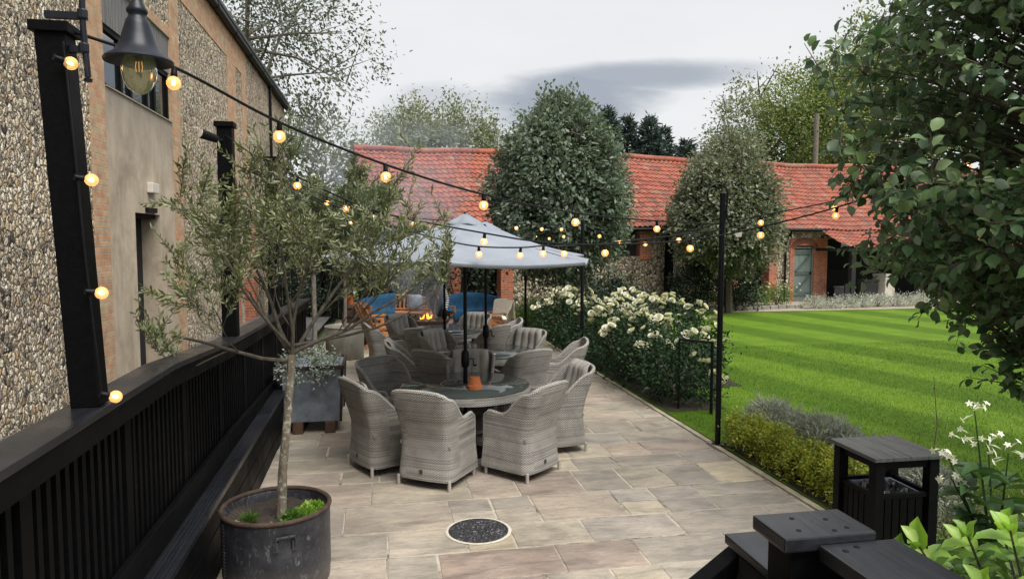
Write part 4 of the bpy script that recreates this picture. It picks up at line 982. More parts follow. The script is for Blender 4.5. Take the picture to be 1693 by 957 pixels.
def limeshrub():
    t = thing('lime_leaved_shrub', 'bright lime-green shrub with oval leaves overhanging the corner handrail', 'shrub', (1.55, 1.45, 0))
    g = np.random.default_rng(9); out = []; P, T, N, L = [], [], [], []; P3, T3, N3, L3 = [], [], [], []
    tipsx = [(-.27, .06, 1.56), (-.23, .05, 1.60), (-.20, .10, 1.53), (-.12, .02, 1.63), (-.08, .08, 1.58), (-.05, -.03, 1.66), (.02, .06, 1.62), (.0, -.1, 1.56), (-.15, -.06, 1.54), (.12, .05, 1.60), (.2, .0, 1.56), (.14, -.12, 1.52), (-.02, .12, 1.53), (.28, .08, 1.54), (-.22, -.02, 1.49), (-.06, -.12, 1.50), (.36, 0, 1.50)]
    for h in tipsx:
        h = np.array(h) - np.array([.02, 0, .05]); b0 = np.array([h[0] * .2 + .1, h[1] * .3, .9]); m = (b0 + h) / 2 + np.array([.03, 0, .05])
        out.append(([Vector(b0), Vector(m), Vector(h)], [.008, .006, .003]))
        ax = unit(h - m)
        for k in range(9):
            a = k * 2.4 + g.uniform(-.3, .3); s_ = unit(np.cross(ax, [math.cos(a), math.sin(a), .2])); back = k * .012
            top = k < 6
            (P if top else P3).append(h - ax * back); (T if top else T3).append(s_ * (1.0 if k > 2 else .55) + ax * (.35 if k > 2 else 1.0) + np.array([0, 0, .05])); (N if top else N3).append(ax + np.array([0, 0, .4])); (L if top else L3).append(g.uniform(.052, .082) * (.7 if k < 2 else 1))
    for q in range(900):
        p = np.array([g.uniform(-.28, .55), g.uniform(-.25, .25), g.uniform(1.0, 1.45)]); 
        if p[2] > 1.38 and p[0] < -.18: continue
        P3.append(p); T3.append(g.normal(size=3)); N3.append(g.normal(size=3) * .4 + np.array([0, 0, 1])); L3.append(g.uniform(.045, .08))
    out.append(([Vector((0, 0, 0)), Vector((.1, 0, .5)), Vector((.1, 0, .95))], [.03, .02, .012]))
    limbs_mesh('stems', out, M['bark'], t, 6)
    L = np.array(L); L3 = np.array(L3)
    leafcloud('young_leaves', np.array(P), np.array(T), np.array(N), L, L * .6, M['l_lime'], t, T_LEAF, True)
    leafcloud('old_leaves', np.array(P3), np.array(T3), np.array(N3), L3, L3 * .5, M['l_green'], t, T_LEAF, True)
limeshrub()
# lawn blades near the viewer
def blades(n):
    x = rng.uniform(3.76, 13, n); y = 3.0 + 11 * rng.random(n) ** 1.4; ok_ = (x > 4.2) | ((y > 7.36) & (y < 8.85)); x, y = x[ok_], y[ok_]; n = len(x)
    P = np.stack([x, y, np.zeros(n)], 1); T = rng.normal(size=(n, 3)) * .35; T[:, 2] = 1; N = rng.normal(size=(n, 3)); N[:, 2] = 0
    tv = np.array([(0, -.5, 0), (0, .5, 0), (1, 0, .15)])
    o = leafcloud('grass', P, T, unit(N), .022 + .018 * rng.random(n), .005, M['blade'], None, (tv, [(0, 1, 2)])); props(o, 'short mown grass blades of the striped lawn', 'grass', kind='stuff')
blades(150000)
#@@FURN
# ------------------------------------------------------------------ wicker dining set
def smooth(a, b, x): q = min(1, max(0, (x - a) / (b - a))); return q * q * (3 - 2 * q)
def chair_parts():
    """meshes of one tub armchair facing +Y, origin on the floor under the seat"""
    plan = []                                       # (x-sign-normalised, y, arc) around the U
    F, Bk, rc = .27, -.25, .09
    def W(z, y): return .272 + .022 * smooth(.45, .05, z) + (.035 * smooth(.55, .9, z) if y < .1 else 0)
    pts = [(-1, y) for y in np.linspace(F, Bk + rc, 16)] + [('c', a) for a in np.linspace(0, 90, 8)[1:-1]] + [(x, Bk) for x in np.linspace(-1, 1, 21)] + [('d', a) for a in np.linspace(90, 0, 8)[1:-1]] + [(1, y) for y in np.linspace(Bk + rc, F, 16)]
    def pos(p, z):
        w_ = W(z, p[1] if p[0] not in ('c', 'd') else -.2); flare = .03 * smooth(.4, .08, z)
        if p[0] == 'c': a = R(p[1]); x, y = -w_ + rc - rc * math.cos(a), Bk + rc - rc * math.sin(a)
        elif p[0] == 'd': a = R(p[1]); x, y = w_ - rc + rc * math.cos(a), Bk + rc - rc * math.sin(a)
        elif p[1] == Bk and abs(p[0]) <= 1: x, y = p[0] * (w_ - rc), Bk - .012 * (1 - p[0] ** 2)
        else: x, y = p[0] * w_, p[1]
        back = smooth(.12, -.22, y)
        y -= back * (.13 * smooth(.38, .95, z) + flare * .7)
        if y > .2: y += flare * .6
        return Vector((x, y, z))
    def top(p):
        if p[0] in ('c', 'd'): return .84 + .055 * smooth(0, 70, p[1])
        if p[1] == Bk: return .905 + .012 * (1 - p[0] ** 2)
        y = p[1]; return .63 - .02 * smooth(.27, .05, y) - .05 * smooth(.20, .27, y) + .23 * smooth(.06, Bk + rc, y) ** 1.15
    rows = 18; z0 = .075
    # arc length for UVs
    ref = [pos(p, .4) for p in pts]; arc = [0]
    for a, b in zip(ref, ref[1:]): arc.append(arc[-1] + (b - a).length)
    out_v, in_v, uv = [], [], []
    th = .035
    nrm = []
    for i, p in enumerate(pts):
        a, b = ref[max(0, i - 1)], ref[min(len(ref) - 1, i + 1)]; d = (b - a); nrm.append(Vector((-d.y, d.x, 0)).normalized())   # points inward
    mb = MB(); uvs = []
    for side in (0, 1):
        base = len(mb.v)
        for r_ in range(rows):
            for i, p in enumerate(pts):
                z = z0 + (top(p) - z0) * r_ / (rows - 1); q = pos(p, z) + nrm[i] * (th * side); mb.v.append(tuple(q)); uvs.append((arc[i], z))
        n = len(pts)
        for r_ in range(rows - 1):
            for i in range(n - 1):
                f = (base + r_ * n + i, base + r_ * n + i + 1, base + (r_ + 1) * n + i + 1, base + (r_ + 1) * n + i); mb.f.append(f if side == 0 else tuple(reversed(f)))
    n = len(pts); half = rows * n
    for i in range(n - 1):
        t_ = (rows - 1) * n; mb.f.append((t_ + i, t_ + i + 1, half + t_ + i + 1, half + t_ + i)); mb.f.append((i + 1, i, half + i, half + i + 1))
    for i in (0, n - 1):
        for r_ in range(rows - 1): mb.f.append((r_ * n + i, (r_ + 1) * n + i, half + (r_ + 1) * n + i, half + r_ * n + i) if i == 0 else ((r_ + 1) * n + i, r_ * n + i, half + r_ * n + i, half + (r_ + 1) * n + i))
    def fin(mb, uvs, mat, name):
        me = bpy.data.meshes.new(name); me.from_pydata(mb.v, [], mb.f); me.materials.append(mat)
        if uvs:
            l = me.uv_layers.new(name='UVMap'); vi = np.empty(len(me.loops), int); me.loops.foreach_get('vertex_index', vi); l.data.foreach_set('uv', np.array(uvs)[vi].ravel())
        else: auto_uv(me)
        me.polygons.foreach_set('use_smooth', [True] * len(me.polygons)); me.set_sharp_from_angle(angle=R(50)); return me
    res = {'shell': fin(mb, uvs, M['wicker'], 'shell')}
    rim = MB(); path = [pos(p, top(p)) + nrm[i] * th / 2 + Vector((0, 0, .002)) for i, p in enumerate(pts)]
    for end, i in ((0, 0), (1, -1)):
        e = path[i]; down = [e + Vector((0, .004, -.04)), e + Vector((0, .006, -.3)), e + Vector((0, .012, -.52))]
        path = (list(reversed(down)) + path) if end == 0 else (path + down)
    rim.tube(path, .0205, 8); 
    ruv = []; acc = 0
    for i, p in enumerate(path):
        if i: acc += (path[i] - path[i - 1]).length
        for j in range(8): ruv.append((acc, j * .011))
    res['rim'] = fin(rim, ruv, M['braid'], 'rim')
    st = MB(); st.box((-.265, -.23, .385), (.265, .262, .415)); st.box((-.275, .235, .08), (.275, .265, .385)); res['seat'] = fin(st, None, M['wicker'], 'seat')
    for k, (x, y) in enumerate(((-.27, -.255), (.27, -.255), (-.265, .25), (.265, .25))):
        lg = MB(); lg.tube([(x, y, 0), (x, y, .012), (x, y, .095)], [.015, .017, .017], 10); res['leg%d' % k] = fin(lg, None, M['alu'], 'leg')
    bd = MB(); yb = pos((0, Bk), .15).y; bd.box((-.03, yb - .005, .135), (.005, yb + .002, .175)); res['badge'] = fin(bd, None, M['dark_plastic'], 'badge')
    # padded cushions: channelled back pad + seat pad
    cu = MB(); Fp, Bp_ = [], []
    for r_ in range(13):
        v = r_ / 12; z = .46 + .475 * v; fr_, bk_ = [], []
        for i in range(25):
            u = i / 24; x = (u - .5) * (.43 + .03 * math.sin(math.pi * v)) ; ed = min(1, min(u, 1 - u) * 9) ** .5 * min(1, min(v, 1 - v) * 9 + .001) ** .5
            ch = abs(math.sin(u * math.pi * 4)) ** .5; yb = pos((0, Bk), z).y + th + .004 + .05 * (2 * abs(u - .5)) ** 3
            bend = -.03 * smooth(.9, 1, v)
            fr_.append((x, yb + .012 + (.035 + .028 * ch) * ed + bend + .006 * math.sin(7 * v + 3 * u), z)); bk_.append((x, yb + .006 * (1 - ed) + bend, z))
        Fp.append(fr_); Bp_.append(bk_)
    loop = []
    cu.grid(Fp); k = len(cu.v); cu.grid([list(reversed(r_)) for r_ in Bp_])
    wd = 25; hh = 13
    for r_ in range(hh - 1):
        cu.f.append((r_ * wd, k + r_ * wd + wd - 1, k + (r_ + 1) * wd + wd - 1, (r_ + 1) * wd)[::-1]); cu.f.append((r_ * wd + wd - 1, k + r_ * wd, k + (r_ + 1) * wd, (r_ + 1) * wd + wd - 1))
    for i in range(wd - 1):
        cu.f.append((i, i + 1, k + wd - 2 - i, k + wd - 1 - i)); t_ = (hh - 1) * wd; cu.f.append((t_ + i + 1, t_ + i, k + t_ + wd - 1 - i, k + t_ + wd - 2 - i))
    res['back_cushion'] = fin(cu, None, M['cushion'], 'back_cushion')
    sc = MB(); prof = []
    P = []
    for r_ in range(9):
        v = r_ / 8; row = []
        for i in range(13):
            u = i / 12; ed = min(1, min(u, 1 - u) * 7, min(v, 1 - v) * 7) ** .5; row.append(((u - .5) * .47, -.20 + v * .44, .418 + .055 * ed))
        P.append(row)
    sc.grid(P); sc.add([(-.235, -.2, .417), (.235, -.2, .417), (.235, .24, .417), (-.235, .24, .417)], [(0, 3, 2, 1)]); res['seat_cushion'] = fin(sc, None, M['cushion'], 'seat_cushion')
    return res
CH = chair_parts()
def chair(loc, face, label, cush=False, tilt=0):
    t = thing('wicker_armchair', label, 'chair', (loc[0], loc[1], .002), face, 'grey wicker dining armchairs')
    for k in ('shell', 'rim', 'seat', 'leg0', 'leg1', 'leg2', 'leg3', 'badge'): link(k.rstrip('0123'), CH[k], t)
    if cush: link('back_cushion', CH['back_cushion'], t); link('seat_cushion', CH['seat_cushion'], t)
    return t
C1, C2, C3 = (.90, 7.52), (1.45, 9.72), (1.10, 12.15)
sets = [(C1, [(-162, .92, 8, 1, 'wicker armchair side on at the left of the nearest table'), (-115, .88, -9, 0, 'wicker armchair nearest the viewer, square woven back with a small dark badge low down'), (-56, .86, 8, 0, 'grey wicker armchair at the front right of the nearest table, back turned slightly away'),
               (3, 1.0, 6, 1, 'grey wicker armchair at the right end of the nearest table with a grey back pad'), (80, .88, 0, 1, 'cushioned wicker armchair facing the viewer behind the nearest parasol pole'), (142, .95, -18, 0, 'uncushioned wicker armchair at the back left of the nearest table')]),
        (C2, [(-130, .95, -8, 0, 'wicker armchair at the front left of the middle table, woven back to the viewer'), (-70, .88, 5, 0, 'wicker armchair at the front right of the middle table, back to the viewer'), (-14, 1.02, 4, 0, 'wicker armchair at the right end of the middle table in profile facing left'),
               (48, .9, 0, 1, 'wicker armchair with a grey pad at the back right of the middle table'), (118, .95, 14, 1, 'wicker armchair with a pale slumped pad at the back left of the middle table'), (178, 1.0, 0, 1, 'wicker armchair with a pale pad at the left end of the middle table, facing right')]),
        (C3, [(-172, 1.0, 4, 0, 'wicker armchair in profile at the left end of the farthest table'), (128, .95, 0, 1, 'wicker armchair with a tall pale pad at the back left of the farthest table'), (-112, .9, 0, 0, 'wicker armchair with a dark straight back at the front of the farthest table'),
               (-52, .92, 5, 0, 'wicker armchair at the front right of the farthest table, low behind the poles'), (-5, .95, 0, 0, 'wicker armchair at the right end of the farthest table under a folded cloth'), (55, .9, 0, 1, 'wicker armchair with a grey pad at the back right of the farthest table')])]
for c, lst in sets:
    for (a, d, tw, cu, lb) in lst:
        x, y = c[0] + d * math.cos(R(a)), c[1] + d * math.sin(R(a)); chair((x, y), R(a + 90 + tw), lb, cu)
tl = ['round wicker table with a dark glass top nearest the viewer, terracotta pot on it', 'round wicker table with a dark glass top in the middle of the three', 'round wicker table with a dark glass top farthest from the viewer']
for k, c in enumerate((C1, C2, C3)):
    t = thing('wicker_table', tl[k], 'table', (c[0], c[1], .002), .3 * k, 'round glass-topped wicker tables')
    mb = MB(); mb.lathe([(.045, .742), (.675, .742), (.684, .746), (.684, .750), (.675, .753), (.045, .753)], 72); mb.lathe([(.045, .742), (.045, .753)], 72); g_ = mb.build('glass_top', M['tglass'], t, smooth=True)
    mb = MB(); mb.lathe([(.255, .7535), (.262, .757), (.27, .7535)], 64, caps=False); mb.build('inset_ring', M['wicker'], t, smooth=True)
    mb = MB(); prof = [(.64, .735), (.69, .738), (.70, .725), (.695, .66), (.66, .655), (.655, .735)]
    mb.lathe(prof, 72); mb.lathe([(.04, .70), (.65, .70)], 48); o = mb.build('wicker_rim', M['wicker'], t, smooth=True)
    for j in range(4):
        a = j * math.pi / 2 + .785; mb = MB(); mb.tube([(math.cos(a) * .50, math.sin(a) * .50, 0), (math.cos(a) * .50, math.sin(a) * .50, .70)], .04, 10); mb.build('leg', M['wicker'], t, smooth=True)
    mb = MB(); mb.bar((-.35, -.35, .18), (.35, .35, .18), .04, .04); mb.bar((-.35, .35, .14), (.35, -.35, .14), .04, .04); mb.build('stretcher', M['wicker'], t)
t = thing('terracotta_pot', 'small terracotta pot turned upside down on the nearest glass table', 'pot', (.96, 7.22, .757), 0)
mb = MB(); mb.lathe([(.074, 0), (.076, .045), (.072, .047), (.069, .05), (.052, .128), (.012, .130), (.010, .122), (.001, .122)], 28); mb.build('pot_body', M['terracotta'], t, smooth=True, sharp=30)
mb = MB(); mb.lathe([(.0755, .001), (.080, .004), (.080, .042), (.0755, .046)], 28); mb.build('pot_rim', M['terracotta'], t, smooth=True, sharp=30)

# parasols
def parasol(c, rot, tiltx, tilty, r, zt, zr_, label):
    t = thing('parasol', label, 'parasol', (c[0], c[1], .002), 0, 'grey garden parasols')
    tm = Matrix.Translation((0, 0, zr_)) @ Matrix.Rotation(tilty, 4, 'Y') @ Matrix.Rotation(tiltx, 4, 'X') @ Matrix.Translation((0, 0, -zr_))
    N_ = 6; top = zt
    corners = [Vector((r * math.cos(rot + k * math.pi / 3), r * math.sin(rot + k * math.pi / 3), zr_)) for k in range(N_)]
    ap = Vector((0, 0, top))
    mb = MB(); ns_ = 10; nr = 10
    for k in range(N_):
        a, b = corners[k], corners[(k + 1) % N_]; P = []
        for i in range(nr + 1):
            f = .09 + .91 * i / nr; row = []
            for j in range(ns_ + 1):
                q = j / ns_; e = a.lerp(b, q); p = ap.lerp(e, f); p.z += -.06 * math.sin(math.pi * f) - .035 * math.sin(math.pi * q) * f
                if i == nr: p = p + (ap - e).normalized() * .05 * math.sin(math.pi * q) * 0
                row.append(tm @ p)
            P.append(row)
        mb.grid(P)
        mb.grid([P[-1], [p + Vector((0, 0, -.03)) for p in P[-1]]])
    cn = mb.build('canopy', M['canvas'], t, smooth=True, sharp=12)
    sd = cn.modifiers.new('t', 'SOLIDIFY'); sd.thickness = .003
    # vent: a small frilled cap
    mb = MB(); P = []
    for i in range(5):
        f = i / 4; row = []
        for j in range(49):
            a = 2 * math.pi * j / 48 + rot; hexr = math.cos(math.pi / 6) / math.cos(((a - rot) % (math.pi / 3)) - math.pi / 6); rr_ = (.02 + .20 * f) * r / 1.35 * (.4 + .6 * hexr)
            row.append(tm @ Vector((rr_ * math.cos(a), rr_ * math.sin(a), top + .012 - .115 * f + .010 * math.sin(j * math.pi / 4) * f)))
        P.append(row)
    mb.grid(P); v_ = mb.build('vent', M['canvas'], cn, smooth=True, sharp=60); v_.modifiers.new('t', 'SOLIDIFY').thickness = .003
    mb = MB(); mb.lathe([(.001, top + .035), (.012, top + .03), (.014, top + .005)], 10); mb.build('finial', M['iron'], t, smooth=True)
    mb = MB(); mb.tube([(0, 0, .05), (0, 0, 1.02)], .024, 14); mb.tube([(0, 0, 1.0), (0, 0, top)], .019, 14); mb.build('pole', M['iron'], t, smooth=True)
    mb = MB(); mb.lathe([(.03, .93), (.042, .95), (.046, 1.0), (.042, 1.09), (.03, 1.11)], 16); hs = mb.build('crank_housing', M['iron'], t, smooth=True)
    mb = MB(); mb.tube([(.04, 0, 1.02), (.085, 0, 1.02), (.085, 0, .95)], .007, 6); mb.tube([(.085, 0, .95), (.12, 0, .95)], .010, 6); mb.build('crank_handle', M['iron'], hs, smooth=True)
    hub = tm @ Vector((0, 0, top - .35)); mb = MB(); mb.lathe([(.02, -.03), (.035, -.02), (.035, .03), (.02, .04)], 12, tuple(hub)); mb.build('hub', M['iron'], t, smooth=True)
    for k in range(N_):
        m_ = tm @ (ap.lerp(corners[k], .55) + Vector((0, 0, -.06))); mb = MB()
        mb.tube([tm @ Vector((0, 0, top - .03)), tm @ (ap.lerp(corners[k], .5) + Vector((0, 0, -.075))), tm @ (corners[k] + Vector((0, 0, -.01)))], .008, 6); mb.tube([hub, m_], .007, 6); mb.build('rib', M['iron'], t, smooth=True)
    mb = MB(); mb.lathe([(.26, .0), (.27, .015), (.26, .05), (.05, .075), (.035, .08), (.035, .30), (.03, .31)], 28); mb.build('base', M['iron'], t, smooth=True, sharp=30)
    return t
parasol(C1, R(12), R(0), R(1.2), 1.48, 2.545, 2.10, 'large grey canvas parasol over the nearest table')
parasol(C2, R(30), 0, R(-.5), 1.38, 2.52, 2.08, 'grey parasol over the middle table, mostly hidden behind the nearest parasol')
parasol(C3, R(8), 0, R(.5), 1.40, 2.52, 2.09, 'grey parasol over the farthest table, its canopy behind the olive branches')

# drain cover
t = thing('drain_cover', 'round black drain cover set in the paving with a pale mortar ring', 'drain cover', (.75, 5.45, 0))
mb = MB(); mb.lathe([(.215, .004), (.252, .006), (.262, .003)], 48); mb.lathe([(.001, .0045), (.216, .0045)], 48); mb.build('mortar_ring', m_plain('light_mortar_ring', (.50, .46, .38), .9, 0, .15, 12, .4), t)
def _grav():
    b = NB('black_grit'); v = b.ob(); c = b.voro(v, 75, 'F1', 'Color'); sp = b.n('ShaderNodeSeparateColor'); b.l(c, sp.inputs[0]); b.bump(b.voro(v, 75), 1.0, .01)
    return b.done(b.ramp(sp.outputs[0], [(0, (.012, .012, .014)), (.75, (.03, .03, .035)), (.92, (.09, .09, .095)), (1, (.26, .25, .24))]), .45)
mb = MB(); mb.lathe([(.001, .009), (.232, .009), (.238, .005)], 48); mb.build('cover_plate', _grav(), t)

# ------------------------------------------------------------------ planters and olive trees
def olive(base, fork_z, fork_off, crown_c, crown_r, trunk_r, label, seed, nl, depth, leafL, bark, leafm, limbs, name='olive_tree', mult=1, uptip=.35, kids=(2, 3), up=.05):
    t = thing(name, label, 'tree', base); rr = random.Random(seed); out, tips = [], []
    f = Vector((fork_off[0], fork_off[1], fork_z))
    out.append(([Vector((0, 0, -.04)), Vector((.015, 0, fork_z * .25)), Vector((fork_off[0] * .5 + .012, 0, fork_z * .6)), f], [trunk_r * 1.25, trunk_r, trunk_r * .92, trunk_r * .9]))
    cc = Vector(crown_c) - Vector(base)
    for (dx, dy, dz, ln, th) in limbs:
        d = Vector((dx, dy, dz)); branch_tree(f + Vector((0, 0, rr.uniform(-.08, .06))), d, ln, trunk_r * th, depth, out, tips, .62, kids, up, 4, .2, .6, rr)
    # keep the crown within its outline: pull stray tips back
    def clampp(p):
        q = Vector(((p.x - cc.x) / crown_r[0], (p.y - cc.y) / crown_r[1], (p.z - cc.z) / crown_r[2])); l = q.length
        if l > 1.0: s_ = (1.0 + .12 * (1 - 1 / l)) / l; return Vector((cc.x + q.x * s_ * crown_r[0], cc.y + q.y * s_ * crown_r[1], cc.z + q.z * s_ * crown_r[2]))
        return p
    out2 = [out[0]] + [([clampp(p) for p in pts], rad) for pts, rad in out[1:]]
    P, T, N, L = [], [], [], []; g = np.random.default_rng(seed)
    twigs = []
    for (p, d) in tips:
        p = clampp(p)
        for q in range(mult if mult else rr.choice((0, 1, 1, 1))):
            dd = (d * .5 + Vector((rr.gauss(0, .6), rr.gauss(0, .6), rr.gauss(0, .35) + uptip))).normalized(); ln = rr.uniform(.10, .26)
            e = clampp(p + dd * ln); 
            if (e - p).length < .04: continue
            ax = np.array((e - p).normalized()); twigs.append(([p, p.lerp(e, .5), e], [.003, .0022, .0012]))
            npair = max(3, int((e - p).length / (.024 if mult else .028)))
            for j in range(npair):
                b0 = np.array(p.lerp(e, (j + .6) / npair)); s_ = unit(np.cross(ax, g.normal(size=3)))
                for sg in (1, -1): P.append(b0); T.append(ax * .9 + s_ * sg * .75); N.append(np.cross(ax, s_) + g.normal(size=3) * .5); L.append(leafL * g.uniform(.6, 1.2))
    limbs_mesh('trunk', out2[:1], M[bark], t, 9); limbs_mesh('limbs', out2[1:], M['limb'], t, 7); limbs_mesh('twigs', twigs, M['limb'], t, 4)
    if len(P) > nl:
        pass
    L = np.array(L); leafcloud('crown', np.array(P), np.array(T), np.array(N), L, L * .30, M[leafm], t)
    return t
olive((-.67, 4.92, .46), 1.06, (.085, .06), (-.60, 5.08, 2.36), (1.10, 1.0, 1.12), .030, 'grey-green olive tree with a lichened trunk growing in the nearest black cauldron', 4, 9000, 3, .056, 'olivebark', 'l_olive',
      [(-1, .1, .22, .78, .5), (-.8, -.4, .6, .74, .42), (-.45, .3, 1.0, .80, .5), (0, -.25, 1.3, .80, .42), (.1, .3, 1.4, .85, .42), (.55, .25, .85, .80, .5), (.95, -.15, .42, .82, .5), (1, .35, .2, .78, .42), (-.5, .8, .6, .7, .4)], mult=0, kids=(2, 3), up=.07)
t = thing('cauldron_planter', 'large blackened riveted metal cauldron with rusty rim in front of the bench', 'planter', (-.70, 4.92, 0), R(12))
mb = MB(); mb.lathe([(.335, .0), (.345, .012), (.352, .10), (.352, .49), (.340, .50), (.333, .49), (.333, .30)], 56); mb.build('pot_body', M['cauldron'], t, smooth=True)
mb = MB(); mb.tube([(.348 * math.cos(a), .348 * math.sin(a), .507) for a in np.linspace(0, 2 * math.pi, 57)[:-1]], .0165, 8, closed=True); mb.build('rolled_rim', M['rust'], t, smooth=True)
mb = MB(); 
for k, z in enumerate(np.linspace(.04, .46, 20)):
    for a in (R(196), R(199.5)): mb.lathe([(.0085, 0), (.006, .006), (.001, .008)], 6, (0, 0, 0)) if False else mb.obox((.353 * math.cos(a), .353 * math.sin(a), z), (math.cos(a) * .004, math.sin(a) * .004, 0), (-math.sin(a) * .005, math.cos(a) * .005, 0), (0, 0, .005))
mb.build('rivets', M['cauldron'], t, bevel=.002)
def handle(a0):
    mb = MB(); P = []
    for da, z in ((-.16, .36), (-.165, .40), (-.15, .425), (.15, .425), (.165, .40), (.16, .36)): P.append((.374 * math.cos(a0 + da), .374 * math.sin(a0 + da), z))
    mb.tube(P, .009, 6)
    for da in (-.16, .16): a = a0 + da; mb.obox((.362 * math.cos(a), .362 * math.sin(a), .365), (math.cos(a) * .01, math.sin(a) * .01, 0), (-math.sin(a) * .018, math.cos(a) * .018, 0), (0, 0, .03))
    mb.build('handle', M['cauldron'], t, smooth=True)
handle(R(-86)); handle(R(94))
mb = MB(); P = []
for i in range(9):
    r_ = .335 * i / 8; P.append([(r_ * math.cos(a), r_ * math.sin(a), .435 + random.uniform(-.012, .014)) for a in np.linspace(0, 2 * math.pi, 33)[:-1]])
mb.grid(P, True); mb.build('soil', M['soil'], t, smooth=True)
def tuft(name, label, loc, r, n, leaf, mat, aspect, up=.8, cat='plant', flat=.6):
    t = thing(name, label, cat, loc); d = sph(n); d[:, 2] = np.abs(d[:, 2]) * flat; P = d * np.array(r) * rng.random((n, 1)) ** .5
    T = unit(d) + rng.normal(size=(n, 3)) * .35; T[:, 2] += up; L = leaf * (.6 + .8 * rng.random(n)); leafcloud('leaves', P, T, sph(n), L, L * aspect, M[mat], t); return t
tuft('grass_tuft', 'small bright green thrift tuft at the left inside the cauldron', (-.86, 4.80, .445), (.045, .045, .05), 260, .05, 'l_green', .09, 1.2)
tuft('grass_tuft', 'tiny pale green tuft at the front inside the cauldron', (-.68, 4.66, .445), (.05, .035, .03), 160, .03, 'l_lime', .12, .6)
for k, (dx, dy) in enumerate(((.12, -.10), (.19, -.03), (.23, .05))): tuft('sedum_clump', ['lime sedum clump nearest the trunk in the cauldron', 'lime sedum clump in the middle of three by the cauldron rim', 'lime sedum clump spilling at the right rim of the cauldron'][k], (-.70 + dx, 4.92 + dy, .445), (.07, .06, .06), 300, .03, 'l_lime' if k else 'l_green', .75, .5)
t = tuft('sedum_flower', 'pale pink-white sedum flower head at the left rim of the cauldron', (-.93, 4.74, .44), (.035, .03, .05), 160, .018, 'petal2', .8, .4)
limbs_mesh('stems', [([Vector((.1, 0, 0)), Vector((.02 * k - .05, .03 * k, .1)), Vector((.035 * k - .12, .04 * k, .13 + .025 * (k % 3)))], [.0015, .0012, .0008]) for k in range(6)], M['bark'], t, 4)
# trough with silver trailing plant
t = thing('zinc_trough', 'square weathered zinc planter on timber feet beside the bench end', 'planter', (-.77, 8.98, 0))
mb = MB()
mb.add([(-.34, -.36, .14), (.30, -.36, .14), (.30, .38, .14), (-.34, .38, .14), (-.36, -.40, .78), (.33, -.40, .78), (.33, .42, .78), (-.36, .42, .78), (-.31, -.35, .78), (.28, -.35, .78), (.28, .37, .78), (-.31, .37, .78), (-.31, -.35, .70), (.28, -.35, .70), (.28, .37, .70), (-.31, .37, .70)],
       [(0, 3, 2, 1), (0, 1, 5, 4), (1, 2, 6, 5), (2, 3, 7, 6), (3, 0, 4, 7), (4, 5, 9, 8), (5, 6, 10, 9), (6, 7, 11, 10), (7, 4, 8, 11), (8, 9, 13, 12), (9, 10, 14, 13), (10, 11, 15, 14), (11, 8, 12, 15), (12, 13, 14, 15)])
mb.build('trough_body', M['zinc'], t, bevel=.006)
mb = MB()
for a, b in (((-.37, -.41, .79), (.34, -.41, .79)), ((.34, -.41, .79), (.34, .43, .79)), ((.34, .43, .79), (-.37, .43, .79)), ((-.37, .43, .79), (-.37, -.41, .79))): mb.bar(a, b, .035, .04)
mb.bar((.305, -.375, .14), (.333, -.405, .78), .03, .03, (0, 1, 0)); mb.bar((.305, .39, .14), (.333, .42, .78), .03, .03, (0, 1, 0)); mb.build('rim', M['rust'], t)
mb = MB()
for z in np.linspace(.2, .74, 14):
    for y in (-.33, .36): mb.obox((.318 + (z - .4) * .045, y, z), (.006, 0, 0), (0, .006, 0), (0, 0, .006))
mb.build('rivets', M['zinc'], t)
mb = MB()
for x in (-.25, .12): mb.box((x, -.38, 0), (x + .12, .40, .14))
mb.build('foot', M['oldwood'], t, bevel=.008)
t = thing('silver_trailing_plant', 'silver-leaved plant spilling over the zinc trough', 'plant', (-.85, 8.85, .70))
P, O = crown((0, -.1, .10), (.40, .34, .17), 2400, 90, .035, .6); k_ = P[:, 1] < -.38; P[k_, 2] -= .1
leafcloud('foliage', P, *leafdirs(O, up=.6), .036, .026, M['l_silver'], t); limbs_mesh('stems', [([Vector((0, 0, 0)), Vector((math.cos(a) * .2, math.sin(a) * .2, .12)), Vector((math.cos(a) * .4, math.sin(a) * .35, .05))], [.005, .004, .002]) for a in np.linspace(0, 6, 9)], M['l_lav'], t, 4)
# galvanised tub + its tree, smaller slim trunk tree, barrel with a planter on it
t = thing('galvanised_tub', 'round galvanised tub planter standing left of the farthest table', 'planter', (-.66, 14.1, 0))
mb = MB(); mb.lathe([(.34, 0), (.36, .02), (.37, .60), (.36, .62), (.345, .60), (.345, .52), (.001, .53)], 40); mb.build('tub_body', M['galv'], t, smooth=True)
mb = MB(); mb.tube([(.37 * math.cos(a), .37 * math.sin(a), .615) for a in np.linspace(0, 6.2832, 41)[:-1]], .014, 6, closed=True); mb.bar((0, -.372, .02), (0, -.374, .6), .02, .008, (0, 1, 0)); mb.build('rim', M['galv'], t, smooth=True)
olive((-.66, 14.1, .5), 1.3, (.02, .0), (-.35, 14.2, 3.15), (1.7, 1.2, 1.65), .032, 'second olive tree, growing in the galvanised tub behind the first', 13, 9000, 3, .085, 'bark_grey', 'l_olive_far',
      [(-.9, .1, .5, .85, .6), (-.4, .5, 1, .9, .6), (.1, -.3, 1.2, .95, .6), (.6, .3, .9, .9, .6), (1, -.2, .5, .9, .6), (.2, .6, 1.1, .8, .5), (-.6, -.5, .9, .8, .5)], mult=3)
